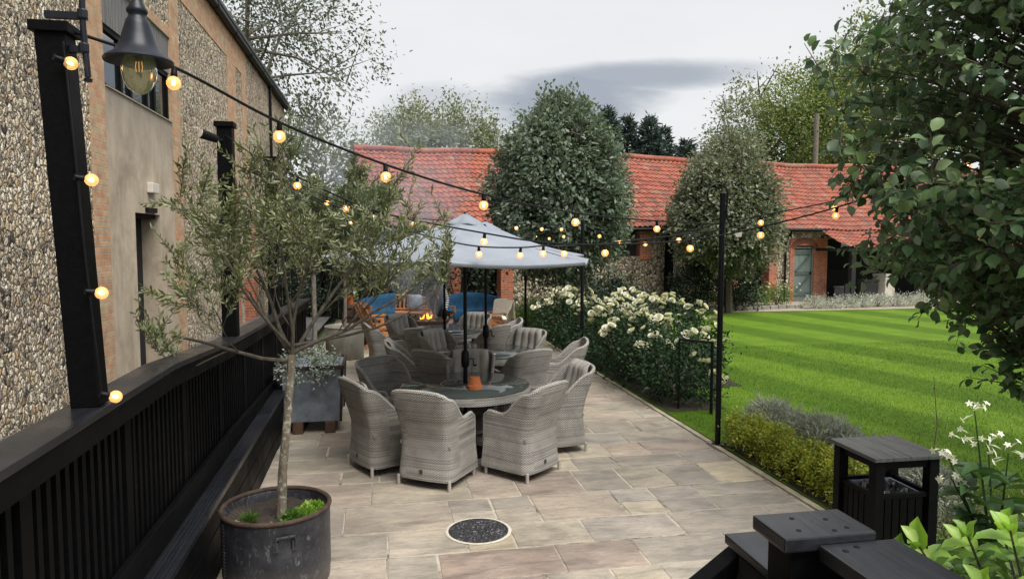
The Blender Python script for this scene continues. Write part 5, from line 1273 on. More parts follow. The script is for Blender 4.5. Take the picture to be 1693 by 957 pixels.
olive((-1.0, 11.3, 0.0), 1.75, (.02, .0), (-1.0, 11.3, 3.0), (.95, .8, 1.1), .04, 'slim pale-trunked tree beside the end of the balustrade, behind the first olive', 29, 9000, 3, .08, 'bark_grey', 'l_olive_far',
      [(-.6, .1, .8, .6, .6), (.5, .3, 1, .65, .6), (0, -.4, 1.2, .7, .6), (.7, -.1, .7, .6, .6), (-.2, .5, 1, .6, .5)], mult=3)
t = thing('oak_barrel', 'old oak barrel with dark hoops standing behind the galvanised tub', 'barrel', (-.48, 15.9, 0))
mb = MB(); mb.lathe([(.24, 0), (.26, .02), (.31, .25), (.325, .45), (.31, .65), (.26, .88), (.24, .90), (.22, .88), (.001, .88)], 36); mb.build('staves', M['oldwood'], t, smooth=True, sharp=35)
for z, r_ in ((.09, .284), (.28, .319), (.62, .3185), (.80, .284)):
    mb = MB(); mb.lathe([(r_ - .002, z - .022), (r_ + .004, z - .02), (r_ + .004, z + .02), (r_ - .004, z + .022)], 36); mb.build('hoop', M['rust'], t, smooth=True)
t = thing('terracotta_planter', 'little terracotta planter of pale flowers on top of the barrel', 'planter', (-.62, 15.85, .885))
mb = MB(); mb.lathe([(.07, 0), (.10, .16), (.11, .165), (.11, .2), (.095, .2), (.09, .16), (.001, .16)], 20); mb.build('pot_body', M['terracotta'], t, smooth=True, sharp=30)
P = sph(120) * .12 + np.array([0, 0, .26]); leafcloud('flowers', P, sph(120), sph(120), .07, .05, M['petal'], t); leafcloud('foliage', sph(160) * .12 + np.array([0, 0, .22]), sph(160), sph(160), .08, .045, M['l_green'], t)

# ------------------------------------------------------------------ fire circle: benches, pit, person, chairs
def bench(loc, rz, label, arc=.9, rad=1.5, draped=False):
    t = thing('curved_bench', label, 'bench', loc, rz)
    def arcpts(r_, z, n=17, a0=-arc / 2, a1=arc / 2): return [(r_ * math.sin(a), rad - r_ * math.cos(a), z) for a in np.linspace(a0, a1, n)]
    mb = MB()
    for r_ in (rad - .02, rad - .12, rad - .22, rad - .32): mb.tube(arcpts(r_, .44), .035, 6)
    mb.build('seat', M['teak'], t)
    mb = MB()
    for a in np.linspace(-arc / 2 + .03, arc / 2 - .03, 19): hh = .93 - .18 * (2 * a / arc) ** 2; mb.bar(((rad + .02) * math.sin(a), rad - (rad + .02) * math.cos(a), .5), ((rad + .08) * math.sin(a), rad - (rad + .08) * math.cos(a), hh), .045, .018, (math.sin(a), -math.cos(a), 0))
    mb.build('backrest', M['teak'], t)
    mb = MB(); P = [((rad + .085) * math.sin(a), rad - (rad + .085) * math.cos(a), .95 - .18 * (2 * a / arc) ** 2) for a in np.linspace(-arc / 2, arc / 2, 21)]; mb.tube(P, .036, 8); mb.tube(arcpts(rad + .03, .52), .028, 6); mb.build('top_rail', M['teak'], t, smooth=True)
    for a in (-arc / 2 + .05, arc / 2 - .05):
        for r_ in (rad + .03, rad - .33): mb = MB(); mb.box((r_ * math.sin(a) - .03, rad - r_ * math.cos(a) - .03, 0), (r_ * math.sin(a) + .03, rad - r_ * math.cos(a) + .03, .46)); mb.build('leg', M['teak'], t)
        mb = MB(); mb.bar((( rad + .05) * math.sin(a), rad - (rad + .05) * math.cos(a), .66), ((rad - .36) * math.sin(a), rad - (rad - .36) * math.cos(a), .66), .06, .03); mb.bar(((rad - .33) * math.sin(a), rad - (rad - .33) * math.cos(a), .46), ((rad - .33) * math.sin(a), rad - (rad - .33) * math.cos(a), .65), .05, .05, (1, 0, 0)); mb.build('armrest', M['teak'], t)
    return t
def drape(name, label, loc, rz, arc0, arc1, rad, zt, zfront, mat, cat, arc=.9, folds=9, seat=True, amp=.012):
    """cloth thrown over a curved bench back and seat"""
    t = MB(); prof = [(rad + .155, .30), (rad + .15, .6), (rad + .14, .88), (rad + .12, .985), (rad + .085, 1.0), (rad + .045, .985), (rad + .02, .85), (rad - .02, .6), (rad - .05, .505), (rad - .16, .495), (rad - .30, .492), (rad - .37, .47), (rad - .385, .30), (rad - .385, .14)]
    P = []
    for a in np.linspace(arc0, arc1, 40):
        drop = .18 * (2 * a / arc) ** 2; row = []
        for i, (r_, z) in enumerate(prof):
            zz = z - (drop * min(1, max(0, (z - .5) / .4))); w_ = amp * math.sin(a * folds * 6 + i * .5) * (1 if z < .95 else .3); rr_ = r_ + (w_ if r_ > rad + .1 else w_ * .6)
            row.append((rr_ * math.sin(a), rad - rr_ * math.cos(a), zz + .012))
        P.append(row)
    t.grid(P); o = t.build(name, M[mat], None, smooth=True, sharp=80); o.modifiers.new('t', 'SOLIDIFY').thickness = .012; o.location = loc; o.rotation_euler = (0, 0, rz); o.scale = (1, 1, .84); return props(o, label, cat)
BL, BR_ = (.55, 19.2, 0), (2.35, 19.05, 0)
rb1, rb2 = R(180 - 8), R(180 + 18)
bench(BL, rb1, 'curved orange slatted wooden bench half covered by a blue blanket, left of the fire', 1.35, 1.5).scale = (1, 1, .84)
drape('blue_blanket', 'blue blanket over the left half of the slatted bench behind the fire', BL, rb1, .08, .69, 1.5, 1, .3, 'blue', 'blanket', 1.35)
bench(BR_, rb2, 'curved wooden bench fully draped in blue, right of the fire', 1.2, 1.5).scale = (1, 1, .84)
drape('blue_blanket', 'blue blanket covering the whole of the bench right of the fire', BR_, rb2, -.62, .62, 1.5, 1, .3, 'blue', 'blanket', 1.2)
# grey scatter cushion on the bench
mb = MB(); P = []
for i in range(9):
    v = i / 8; row = []
    for j in range(16):
        a = 2 * math.pi * j / 16; c_, s_ = math.cos(a), math.sin(a); q = (abs(c_) ** .5 * (1 if c_ > 0 else -1), abs(s_) ** .5 * (1 if s_ > 0 else -1)); k_ = math.sin(math.pi * v) ** .5; row.append((q[0] * .2 * k_, (v - .5) * .15, q[1] * .2 * k_))
    P.append(row)
mb.grid(P, True); o = mb.build('scatter_cushion', M['zinc'], None, smooth=True, autouv=False); o.location = (.95, 18.95, .64); o.rotation_euler = (R(-12), 0, R(-10)); props(o, 'grey scatter cushion at the right end of the slatted bench', 'cushion')
def woodchair(loc, rz, label, sheep):
    t = thing('wooden_armchair', label, 'chair', loc, rz)
    mb = MB()
    for k in range(5): mb.box((-.26 + k * .108, -.22, .36), (-.165 + k * .108, .28, .385))
    mb.build('seat', M['teak'], t)
    mb = MB()
    for k in range(5): x = -.21 + k * .105; mb.bar((x, -.22, .38), (x * 1.12, -.46, .98 - .05 * abs(k - 2)), .085, .022, (0, 1, .4))
    mb.build('backrest', M['teak'], t)
    for sx in (-1, 1):
        mb = MB(); mb.box((sx * .33 - .065, -.26, .60), (sx * .33 + .065, .36, .63)); mb.build('armrest', M['teak'], t)
        mb = MB(); mb.box((sx * .33 - .02, .24, 0), (sx * .33 + .02, .33, .6)); mb.build('leg', M['teak'], t)
        mb = MB(); mb.bar((sx * .31, -.48, .03), (sx * .31, .26, .38), .035, .10); mb.bar((sx * .33, -.22, .3), (sx * .33, -.24, .6), .04, .06, (0, 1, 0)); mb.build('leg', M['teak'], t)
    mb = MB(); mb.box((-.31, .262, .27), (.31, .285, .36)); mb.build('front_rail', M['teak'], t)
    return t
woodchair((-.02, 15.6, 0), R(-60), 'orange wooden armchair between the barrel and the farthest table', False)
woodchair((2.72, 17.3, 0), R(118), 'brown wooden armchair draped with a cream sheepskin by the path', True).scale = (.85, .85, .78)
# sheepskin over that chair's back
mb = MB(); P = []; rr = random.Random(2)
for i in range(22):
    v = i / 21; row = []
    for j in range(15):
        u = j / 14 - .5; wd = .84 * (1 - .25 * abs(v - .5) + .05 * math.sin(v * 19 + j)); 
        if v < .5: y, z = -.62 + .08 * v * 2 + .035 * math.sin(u * 9), .42 + v * 1.22
        elif v < .58: y, z = -.54 + (v - .5) * 1.2, 1.035
        else: y, z = -.445 + (v - .58) * .5, 1.03 - (v - .58) * 1.35
        row.append((u * wd + rr.gauss(0, .008), y + rr.gauss(0, .008), z - .10 * abs(u) ** 1.5 + rr.gauss(0, .008)))
    P.append(row)
mb.grid(P); o = mb.build('sheepskin', M['fleece'], None, smooth=True, sharp=180); o.modifiers.new('t', 'SOLIDIFY').thickness = .035; ss = o.modifiers.new('s', 'SUBSURF'); ss.levels = ss.render_levels = 1
o.location = (2.72, 17.3, 0); o.rotation_euler = (0, 0, R(118)); o.scale = (.9, .86, .79); props(o, 'cream sheepskin hanging over the back of the wooden armchair by the path', 'sheepskin')
t = thing('fire_pit', 'low round rusty fire pit with burning logs in front of the curved benches', 'fire pit', (1.15, 17.3, 0))
mb = MB(); mb.lathe([(.18, .06), (.35, .12), (.52, .30), (.55, .36), (.57, .36), (.56, .34), (.52, .33), (.34, .19), (.001, .14)], 36); mb.build('bowl', M['rust'], t, smooth=True)
for a in (0.5, 2.6, 4.7): mb = MB(); mb.tube([(.3 * math.cos(a), .3 * math.sin(a), 0), (.28 * math.cos(a), .28 * math.sin(a), .14)], .025, 6); mb.build('leg', M['rust'], t)
for a in (0.2, 1.3, 2.5): mb = MB(); mb.tube([(-.26 * math.cos(a), -.26 * math.sin(a), .30), (.26 * math.cos(a), .26 * math.sin(a), .38)], .05, 8); mb.build('log', M['bark'], t)
for (x, y, h, r_) in ((.0, -.05, .42, .075), (.10, 0, .30, .07), (-.09, .02, .34, .06), (.17, .05, .2, .05), (.04, .08, .36, .06), (-.17, 0, .18, .05)):
    mb = MB(); mb.lathe([(r_ * .5, 0), (r_, h * .18), (r_ * .8, h * .42), (r_ * .35, h * .75), (.002, h)], 10); o = mb.build('flame', M['flame'], t, smooth=True, autouv=False); o.location = (x, y, .33); o.scale = (.5, .5, .46)
    for v in o.data.vertices: v.co.x += .04 * math.sin(v.co.z * 14 + x * 30); v.co.y += .03 * math.cos(v.co.z * 11 + y * 20)

def skinned(name, verts, edges, radii, mats, parent, sub=2, root=0, rule=None):
    me = bpy.data.meshes.new(name); me.from_pydata(verts, edges, []); o = link(name, me, None)
    o.modifiers.new('skin', 'SKIN'); s_ = o.modifiers.new('sub', 'SUBSURF'); s_.levels = s_.render_levels = sub
    sv = me.skin_vertices[0].data
    for i, r_ in enumerate(radii): sv[i].radius = r_ if isinstance(r_, tuple) else (r_, r_)
    sv[root].use_root = True
    dg = bpy.context.evaluated_depsgraph_get(); dg.update(); m2 = bpy.data.meshes.new_from_object(o.evaluated_get(dg)); bpy.data.objects.remove(o)
    m2.name = name; m2.materials.clear()
    for m_ in mats: m2.materials.append(m_)
    if rule:
        for p in m2.polygons: p.material_index = rule(p.center)
    m2.polygons.foreach_set('use_smooth', [True] * len(m2.polygons)); return link(name, m2, parent)
# person bending forward over the fire (facing the viewer), arms reaching down
pt = thing('person', 'person in a brown jacket with black and white striped sleeve bending over the fire pit', 'person', (1.42, 18.15, 0), R(180))
V = [(0, 0, .86), (0, .10, .98), (0, .28, 1.06), (0, .44, 1.06), (0, .54, 1.02), (0, .62, .98),           # pelvis, waist, chest, shoulders, neck, head base
     (.09, 0, .82), (.11, .06, .46), (.11, -.02, .08), (.11, .12, .035),                                    # right leg
     (-.09, 0, .82), (-.12, .02, .46), (-.12, -.06, .08), (-.12, .08, .035),
     (.20, .42, 1.02), (.25, .46, .76), (.18, .58, .56), (.17, .61, .49),                                 # arm
     (-.20, .42, 1.02), (-.26, .44, .76), (-.21, .54, .54), (-.20, .57, .47),
     (0, .67, .955), (0, .735, .90)]
E_ = [(0, 1), (1, 2), (2, 3), (3, 4), (4, 5), (5, 22), (22, 23), (0, 6), (6, 7), (7, 8), (8, 9), (0, 10), (10, 11), (11, 12), (12, 13), (3, 14), (14, 15), (15, 16), (16, 17), (3, 18), (18, 19), (19, 20), (20, 21)]
rad = [(.16, .12), (.15, .115), (.175, .13), (.16, .11), .055, .07, .095, .065, .045, .04, .095, .065, .045, .04, .065, .05, .036, .03, .065, .05, .036, .03, .105, .085]
for sx, wi in ((1, 17), (-1, 21)):                                  # palms with four fingers and a thumb
    bx, by, bz = V[wi]; V.append((bx, by + .03, bz - .06)); rad.append((.036, .016)); pi_ = len(V) - 1; E_.append((wi, pi_))
    for q, ln in enumerate((.062, .07, .066, .05)):
        fx = bx + (q - 1.5) * .021; V.append((fx, by + .045, bz - .09)); rad.append(.0095); V.append((fx, by + .075, bz - .09 - ln * .6)); rad.append(.0085); V.append((fx, by + .072, bz - .09 - ln)); rad.append(.0075)
        k = len(V); E_ += [(pi_, k - 3), (k - 3, k - 2), (k - 2, k - 1)]
    V.append((bx - sx * .045, by + .03, bz - .05)); rad.append(.011); V.append((bx - sx * .058, by + .055, bz - .085)); rad.append(.009); k = len(V); E_ += [(wi, k - 2), (k - 2, k - 1)]
def prule(c):
    if c.y > .575 and c.z > .78 and abs(c.x) < .14: return 3
    if c.z < .53 and c.y > .35: return 3
    if c.x < -.185 and c.y > .3: return 2
    if c.z < .84: return 1 if c.y < .3 else 0
    return 0
body = skinned('body', V, E_, rad, [M['jacket'], M['trouser'], M['stripe'], M['skin']], pt, 2, 0, prule)
hd = MB(); P = []
for i in range(13):
    v = i / 12 * math.pi; P.append([(.108 * math.sin(v) * math.cos(a), .125 * math.sin(v) * math.sin(a), .12 * math.cos(v)) for a in np.linspace(0, 6.2832, 21)[:-1]])
hd.grid(P[:9], True); hr = hd.build('hair', M['hair'], pt, smooth=True, autouv=False); hr.location = (0, .675, .975); hr.rotation_euler = (R(-42), 0, 0)
fc = MB(); 
for sx in (-1, 1): fc.lathe([(.001, -.012), (.010, -.006), (.012, 0), (.010, .006), (.001, .012)], 8, (sx * .036, .80, .915))
fc.build('eyes', M['dark_plastic'], pt, smooth=True); fc = MB(); fc.tube([(0, .812, .915), (0, .835, .878), (0, .808, .868)], [.008, .014, .008], 6); fc.tube([(-.022, .792, .845), (0, .798, .842), (.022, .792, .845)], .006, 5); fc.build('nose_and_mouth', M['skin'], pt, smooth=True)
# smoke drifting up from the fire
def smoke():
    mb = MB(); P = []
    for i in range(14):
        f = i / 13; z = .45 + 4.6 * f; cx = -.1 - 1.0 * f ** 1.3; r_ = .30 + 1.75 * f ** .9
        P.append([(cx + r_ * 1.15 * math.cos(a), r_ * .8 * math.sin(a), z) for a in np.linspace(0, 6.2832, 25)[:-1]])
    mb.grid(P, True); n = len(mb.v); mb.f.append(tuple(range(23, -1, -1))); mb.f.append(tuple(n - 24 + i for i in range(24)))
    b = bpy.data.materials.new('smoke_volume'); b.use_nodes = True; t_ = b.node_tree; t_.nodes.clear(); o_ = t_.nodes.new('ShaderNodeOutputMaterial'); pv = t_.nodes.new('ShaderNodeVolumePrincipled')
    pv.inputs['Color'].default_value = (.80, .88, 1.0, 1); pv.inputs['Anisotropy'].default_value = .2
    tcn = t_.nodes.new('ShaderNodeTexCoord'); nz_ = t_.nodes.new('ShaderNodeTexNoise'); nz_.inputs['Scale'].default_value = 1.7; nz_.inputs['Detail'].default_value = 4; mp = t_.nodes.new('ShaderNodeMapping'); mp.inputs['Scale'].default_value = (1.2, 1.2, .7)
    t_.links.new(tcn.outputs['Object'], mp.inputs[0]); t_.links.new(mp.outputs[0], nz_.inputs['Vector'])
    mr_ = t_.nodes.new('ShaderNodeMapRange'); mr_.inputs[1].default_value = .36; mr_.inputs[2].default_value = .75; mr_.inputs[3].default_value = 0; mr_.inputs[4].default_value = 1.6; t_.links.new(nz_.outputs['Fac'], mr_.inputs[0])
    sz = t_.nodes.new('ShaderNodeSeparateXYZ'); t_.links.new(tcn.outputs['Object'], sz.inputs[0]); fz = t_.nodes.new('ShaderNodeMapRange'); fz.inputs[1].default_value = .4; fz.inputs[2].default_value = 4.3; fz.inputs[3].default_value = 1.3; fz.inputs[4].default_value = .12; t_.links.new(sz.outputs[2], fz.inputs[0])
    mu = t_.nodes.new('ShaderNodeMath'); mu.operation = 'MULTIPLY'; t_.links.new(mr_.outputs[0], mu.inputs[0]); t_.links.new(fz.outputs[0], mu.inputs[1]); t_.links.new(mu.outputs[0], pv.inputs['Density']); t_.links.new(pv.outputs[0], o_.inputs['Volume'])
    o = mb.build('smoke', b, None, smooth=True, autouv=False); o.location = (1.15, 17.3, 0); props(o, 'thin bluish smoke drifting up from the fire pit', 'smoke', kind='stuff')
smoke()

# ------------------------------------------------------------------ posts, lamp, string lights
def timberpost(x, y, z0, h, w, label, lean=(0, 0)):
    t = thing('timber_post', label, 'post', (x, y, z0), 0, 'black timber posts along the walkway'); h2 = w / 2
    mb = MB(); L0 = Vector((0, 0, -.5)); L1 = Vector((lean[0], lean[1], h)); mb.bar(Vector((0, 0, -.004)), L1, w, w, (0, 1, 0)); mb.build('shaft', M['black'], t, bevel=.006)
    mb = MB(); mb.obox(L1 + Vector((0, 0, .02)), (h2 * 1.28, 0, 0), (0, h2 * 1.28, 0), (0, 0, .022)); mb.build('cap', M['black'], t, bevel=.004); return t
timberpost(-1.275, 3.44, 1.565, 1.60, .118, 'nearest black timber post, leaning, carrying the enamel lamp', (-.065, -.03))
timberpost(-1.285, 6.60, 1.44, 1.82, .125, 'black timber post with a small spotlight at its top, behind the olive branches', (0, 0))
timberpost(-1.285, 9.25, 1.36, 1.9, .125, 'third black timber post, farthest along the walkway', (0, 0))
t = thing('spotlight', 'small black spotlight fixed on the middle timber post', 'spotlight', (-1.30, 6.53, 3.14), R(30))
mb = MB(); mb.tube([(0, 0, 0), (-.08, -.03, -.01)], .012, 6); mb.build('bracket', M['iron'], t); mb = MB(); mb.tube([(-.05, -.03, .0), (-.19, -.05, .035)], [.032, .042], 10); mb.build('head', M['iron'], t, smooth=True); mb = MB(); mb.tube([(-.19, -.05, .035), (-.194, -.0505, .036)], .037, 10); mb.build('lens', M['white'], t)
# swan-neck lamp
LX, LY = -.98, 3.30
t = thing('swan_neck_lamp', 'blue-black enamel bell lamp hanging from a swan-neck pipe on the nearest timber post', 'lamp', (LX, LY, 3.045))
mb = MB(); mb.lathe([(.134, -.006), (.136, .002), (.128, .012), (.095, .034), (.074, .068), (.061, .110), (.051, .145), (.044, .168), (.036, .176), (.034, .19), (.040, .197), (.042, .208), (.034, .220), (.030, .232), (.022, .245), (.019, .27)], 40, caps=False)
mb.lathe([(.134, -.006), (.125, .004), (.09, .028), (.07, .062), (.055, .11)], 40, caps=False); mb.build('shade', M['lampiron'], t, smooth=True, sharp=50)
mb = MB(); mb.lathe([(.062, .02), (.068, -.005), (.070, -.04), (.062, -.085), (.045, -.115), (.022, -.133), (.006, -.139), (.001, -.140)], 28); mb.build('glass_bowl', M['lampglass'], t, smooth=True)
mb = MB(); mb.tube([(0, 0, .05), (0, 0, .0)], .016, 10); mb.build('bulb_holder', M['iron'], t); mb = MB()
for dx in (-.012, 0, .012): mb.tube([(dx, 0, .0), (dx * 1.3, 0, -.022), (dx, 0, -.045)], .0018, 5)
mb.build('filament', M['dimfil'], t)
px, py = -1.215 - LX, 3.37 - LY
mb = MB(); P = [(0, 0, .26), (0, 0, .42)] + [(px * .5 + (-px * .5) * math.cos(a), py * .5 - py * .5 * math.cos(a), .42 + .17 * math.sin(a)) for a in np.linspace(.15, math.pi - .15, 12)] + [(px, py, .42), (px, py, .15), (px + .012, py, -.06)]
mb.tube(P, .0125, 10); mb.lathe([(.016, 0), (.018, .012), (.001, .02)], 8, (px + .012, py, -.08)); mb.build('pipe', M['lampiron'], t, smooth=True)
for z in (.20, .06):
    mb = MB(); mb.obox((px - .075, py + .03, z), (.08, 0, 0), (0, .014, 0), (0, 0, .014)); mb.lathe([(.019, -.02), (.021, -.015), (.021, .015), (.019, .02)], 10, (px, py, z)); mb.build('clamp', M['lampiron'], t)
# bulbs
BULB, SOCK, FIL = None, None, None
def bulbmesh():
    mb = MB(); prof = [(.012, .0), (.014, -.014)] + [(max(.001, .044 * math.sin(a)), -.058 + .044 * math.cos(a)) for a in np.linspace(.42, math.pi, 11)]
    mb.lathe(prof, 20); o = mb.build('bulb', M['globe'], None, smooth=True, autouv=False); a = o.data; bpy.data.objects.remove(o)
    mb = MB(); mb.lathe([(.006, .045), (.017, .04), (.019, .01), (.022, -.004), (.018, -.016), (.012, -.018)], 12); mb.tube([(-.022, 0, .042), (.022, 0, .042)], .009, 8); o = mb.build('socket', M['iron'], None, smooth=True, autouv=False); b = o.data; bpy.data.objects.remove(o)
    mb = MB(); mb.lathe([(.001, -.034), (.008, -.038), (.012, -.055), (.010, -.07), (.001, -.076)], 10); o = mb.build('filament', M['filament'], None, smooth=True, autouv=False); c = o.data; bpy.data.objects.remove(o)
    return a, b, c
BULB, SOCK, FIL = bulbmesh()
def spline(pts, n=14):
    P = [Vector(p) for p in pts]; P = [P[0] * 2 - P[1]] + P + [P[-1] * 2 - P[-2]]; out = []
    for i in range(1, len(P) - 2):
        for j in range(n):
            t_ = j / n; a, b, c, d = P[i - 1:i + 3]; out.append(.5 * ((2 * b) + (c - a) * t_ + (2 * a - 5 * b + 4 * c - d) * t_ ** 2 + (3 * b - a - 3 * c + d) * t_ ** 3))
    out.append(P[-2]); return out
def strand(label, pts, bulbs, r=.0075, size=.74, tilt=0):
    t = thing('string_lights', label, 'string lights', pts[0]); o0 = Vector(pts[0]); path = [Vector(p) - o0 for p in pts]
    mb = MB(); mb.tube(spline(path), r, 6); mb.build('cable', M['iron'], t, smooth=True, autouv=False); rr = random.Random(len(pts))
    for b in bulbs:
        p, rot = (b, None) if len(b) == 3 else (b[:3], b[3]); o = link('bulb', BULB, t); o.location = Vector(p) - o0 - Vector((0, 0, .045)) * size; o.rotation_euler = rot or (rr.uniform(-.12, .12), rr.uniform(-.12, .12), rr.uniform(0, 6)); o.scale = (size,) * 3
        link('socket', SOCK, o); link('filament', FIL, o)
s1 = [(-1.30, 3.40, 3.19), (-.94, 3.68, 3.11), (-.51, 4.02, 2.92), (.05, 4.45, 2.75), (.73, 4.98, 2.61), (1.58, 5.64, 2.51), (2.61, 6.45, 2.47), (3.66, 7.28, 2.46)]
strand('nearest string of warm bulbs, from the leaning lamp post to the hooked black post', s1, s1[1:7])
sA = [(3.71, 7.3, 2.46), (4.07, 7.13, 2.55), (4.74, 6.82, 2.7), (5.33, 6.54, 2.89), (5.85, 6.29, 3.11), (6.9, 5.8, 3.5)]
strand('short string of warm bulbs from the hooked black post into the big-leaved tree', sA, sA[1:5])
s2 = [(-1.27, 6.52, 3.18), (-1.0, 6.27, 2.99), (-.66, 6.26, 2.82), (-.26, 6.24, 2.63), (.12, 6.22, 2.50), (.91, 6.17, 2.35), (1.44, 6.14, 2.27), (1.98, 6.1, 2.25), (2.77, 6.05, 2.29), (3.44, 6.01, 2.41), (4.17, 5.97, 2.59), (4.86, 5.92, 2.81), (6.9, 5.8, 3.45)]
strand('lower string of bulbs crossing in front of the parasol to the big-leaved tree', s2, [s2[k] for k in (2, 3, 5, 7, 8, 9, 10)])
s3 = [(-1.27, 9.18, 3.15), (-.62, 9.21, 2.79), (-.05, 9.67, 2.54), (.49, 10.1, 2.40), (1.31, 10.76, 2.30), (2.22, 11.49, 2.28), (2.74, 11.91, 2.30), (3.18, 12.27, 2.36), (3.67, 12.66, 2.52)]
s3 = [s3[0], (-.62, 9.21, 2.82), (-.05, 9.67, 2.66), (.49, 10.1, 2.59), (1.31, 10.76, 2.56), (2.22, 11.49, 2.55), (2.74, 11.91, 2.54), (3.18, 12.27, 2.54), (3.67, 12.66, 2.56)]
strand('farther string of bulbs from the third timber post to the middle black post', s3, s3[1:8])
sF = [(-1.25, 6.54, 2.95), (-.7, 6.36, 2.72), (0, 6.28, 2.45), (.52, 6.20, 2.30), (.86, 6.16, 2.235), (1.22, 6.12, 2.225), (1.42, 6.1, 2.24), (1.60, 6.08, 2.238), (2.1, 6.3, 2.26), (3.7, 7.28, 2.40)]
strand('string of small bulbs sagging lowest across the parasol edge', sF, sF[4:8], size=.68)
sB = [(3.71, 7.36, 2.48), (3.73, 8.5, 2.36), (3.72, 9.6, 2.30), (3.71, 10.7, 2.32), (3.70, 11.7, 2.42), (3.69, 12.62, 2.55)]
strand('string of bulbs along the path edge from the hooked post to the middle post', sB, sB[1:5])
sC = [(3.69, 12.74, 2.55), (3.68, 14, 2.42), (3.67, 15.2, 2.38), (3.66, 16.4, 2.42), (3.65, 17.6, 2.55)]
strand('far string of bulbs between the middle and the farthest black posts', sC, sC[1:4])
sD = [(-1.24, 9.25, 3.05), (-.4, 11, 2.62), (.8, 13.3, 2.42), (2.2, 15.6, 2.40), (3.65, 17.62, 2.60)]
strand('farthest string of bulbs running from the third timber post to the farthest black post', sD, [(-.4, 11, 2.62), (.8, 13.3, 2.42), (1.5, 14.5, 2.39), (2.2, 15.6, 2.40), (2.9, 16.6, 2.48)])
sP = [(-1.28, 3.33, 3.12), (-1.275, 3.335, 3.02), (-1.255, 3.345, 2.6), (-1.235, 3.35, 2.2), (-1.21, 3.36, 1.8), (-1.20, 3.37, 1.60)]
strand('string of bulbs running down the side of the leaning timber post', sP, [(-1.285, 3.32, 3.07, (0, R(-75), .6)), (-1.235, 3.345, 2.585, (0, R(-80), .4)), (-1.215, 3.35, 2.10, (0, R(-80), .4)), (-1.18, 3.37, 1.645, (0, R(-70), .5))], .005, .62)
# black metal posts along the lawn
def metalpost(x, y, h, label, hook=False):
    t = thing('metal_post', label, 'post', (x, y, 0), 0, 'slim black posts along the lawn edge')
    mb = MB(); mb.tube([(0, 0, 0), (0, 0, h)], .032, 14); mb.lathe([(.032, h), (.036, h + .004), (.034, h + .018), (.001, h + .024)], 14); mb.build('pole', M['iron'], t, smooth=True, sharp=40)
    mb = MB(); mb.lathe([(.07, .004), (.07, .014), (.04, .02)], 14); mb.build('foot_plate', M['iron'], t)
    if hook:
        mb = MB(); P = [(.02, -.02, h - .30), (.045, -.02, h - .1)] + [(-.075 + .12 * math.cos(a), -.03, h - .0 + .115 * math.sin(a)) for a in np.linspace(0, 4.6, 22)]; mb.tube(P, .0095, 6)
        P = [(.04, -.02, h - .05), (.045, -.02, h - .22), (.09, -.02, h - .33), (.17, -.02, h - .36), (.25, -.02, h - .33), (.33, -.02, h - .26), (.38, -.02, h - .22)]; mb.tube(spline(P, 5), .0095, 6); mb.build('coiled_cable', M['iron'], t, smooth=True)
        mb = MB(); mb.obox((.185, -.03, h - .43), (.035, 0, 0), (0, .003, 0), (.004, 0, .028)); mb.build('tag', M['white'], t)
    return t
metalpost(3.71, 7.3, 2.78, 'nearest slim black post, a coiled cable at its top, at the box hedge end', True)
metalpost(3.69, 12.68, 2.62, 'slim black post rising out of the middle of the rose bed')
metalpost(3.65, 17.65, 2.65, 'farthest slim black post, behind the roses at the end of the path')
t = thing('plant_support', 'black metal hoop frame holding back the nearest rose bush', 'plant support', (0, 0, 0))
mb = MB(); mb.tube([(3.98, 8.98, .95), (4.28, 8.62, .95)], .016, 8); mb.build('top_bar', M['iron'], t); mb = MB(); mb.tube([(4.28, 8.62, 0), (4.28, 8.62, .96)], .022, 8); mb.build('leg', M['iron'], t); mb = MB(); mb.tube([(3.98, 8.98, 0), (3.98, 8.98, .95)], .016, 8); mb.build('leg', M['iron'], t)

# ------------------------------------------------------------------ litter bin
t = thing('litter_bin', 'black slatted timber litter bin with open sides under a flat roof', 'bin', (3.15, 3.94, .002), R(-1))
w2, d2 = .185, .175
mb = MB()
for sx in (-1, 1):
    for sy in (-1, 1): mb.box((sx * w2 - .032, sy * d2 - .032, 0), (sx * w2 + .032, sy * d2 + .032, .962))
mb.build('corner_posts', M['black'], t, bevel=.004)
for nm_, rects in (('side_panel', [(-w2 - .005, -d2 + .04, 1)]),):
    pass
for side in range(4):
    mb = MB(); horiz = side % 2 == 0; s_ = 1 if side < 2 else -1
    for k in range(5):
        a = -.13 + k * .053
        if horiz: mb.box((a, s_ * d2 - .010, .05), (a + .046, s_ * d2 + .010, .715))
        else: mb.box((s_ * w2 - .010, a, .05), (s_ * w2 + .010, a + .046, .715))
    if horiz: mb.box((-.153, s_ * d2 - .014, .716), (.153, s_ * d2 + .014, .745))
    else: mb.box((s_ * w2 - .014, -.143, .716), (s_ * w2 + .014, .143, .745))
    if horiz: mb.box((-.153, s_ * d2 - .012, .905), (.153, s_ * d2 + .012, .96))
    else: mb.box((s_ * w2 - .012, -.143, .905), (s_ * w2 + .012, .143, .96))
    mb.build('side_panel', M['black'], t, bevel=.003)
mb = MB()
for k in range(4): mb.box((-.237 + k * .1192, -.228, .962), (-.1185 + k * .1192 - .0015, .228, .985))
mb.build('roof_board', m_blackwood('lighter_black_boards', .05, .38, 1.2, .5), t, bevel=.002)  # lighter black than the rest of the bin
mb = MB(); mb.box((-.15, -.14, .10), (.15, .14, .60)); 
for (a, b) in (((-.155, -.145, .70), (.155, -.13, .728)), ((-.155, .13, .70), (.155, .145, .728)), ((-.155, -.13, .70), (-.14, .13, .728)), ((.14, -.13, .70), (.155, .13, .728))): mb.box(a, b)
ln_ = mb.build('liner', M['zinc'], t)
mb = MB(); P = []; rr = random.Random(4)
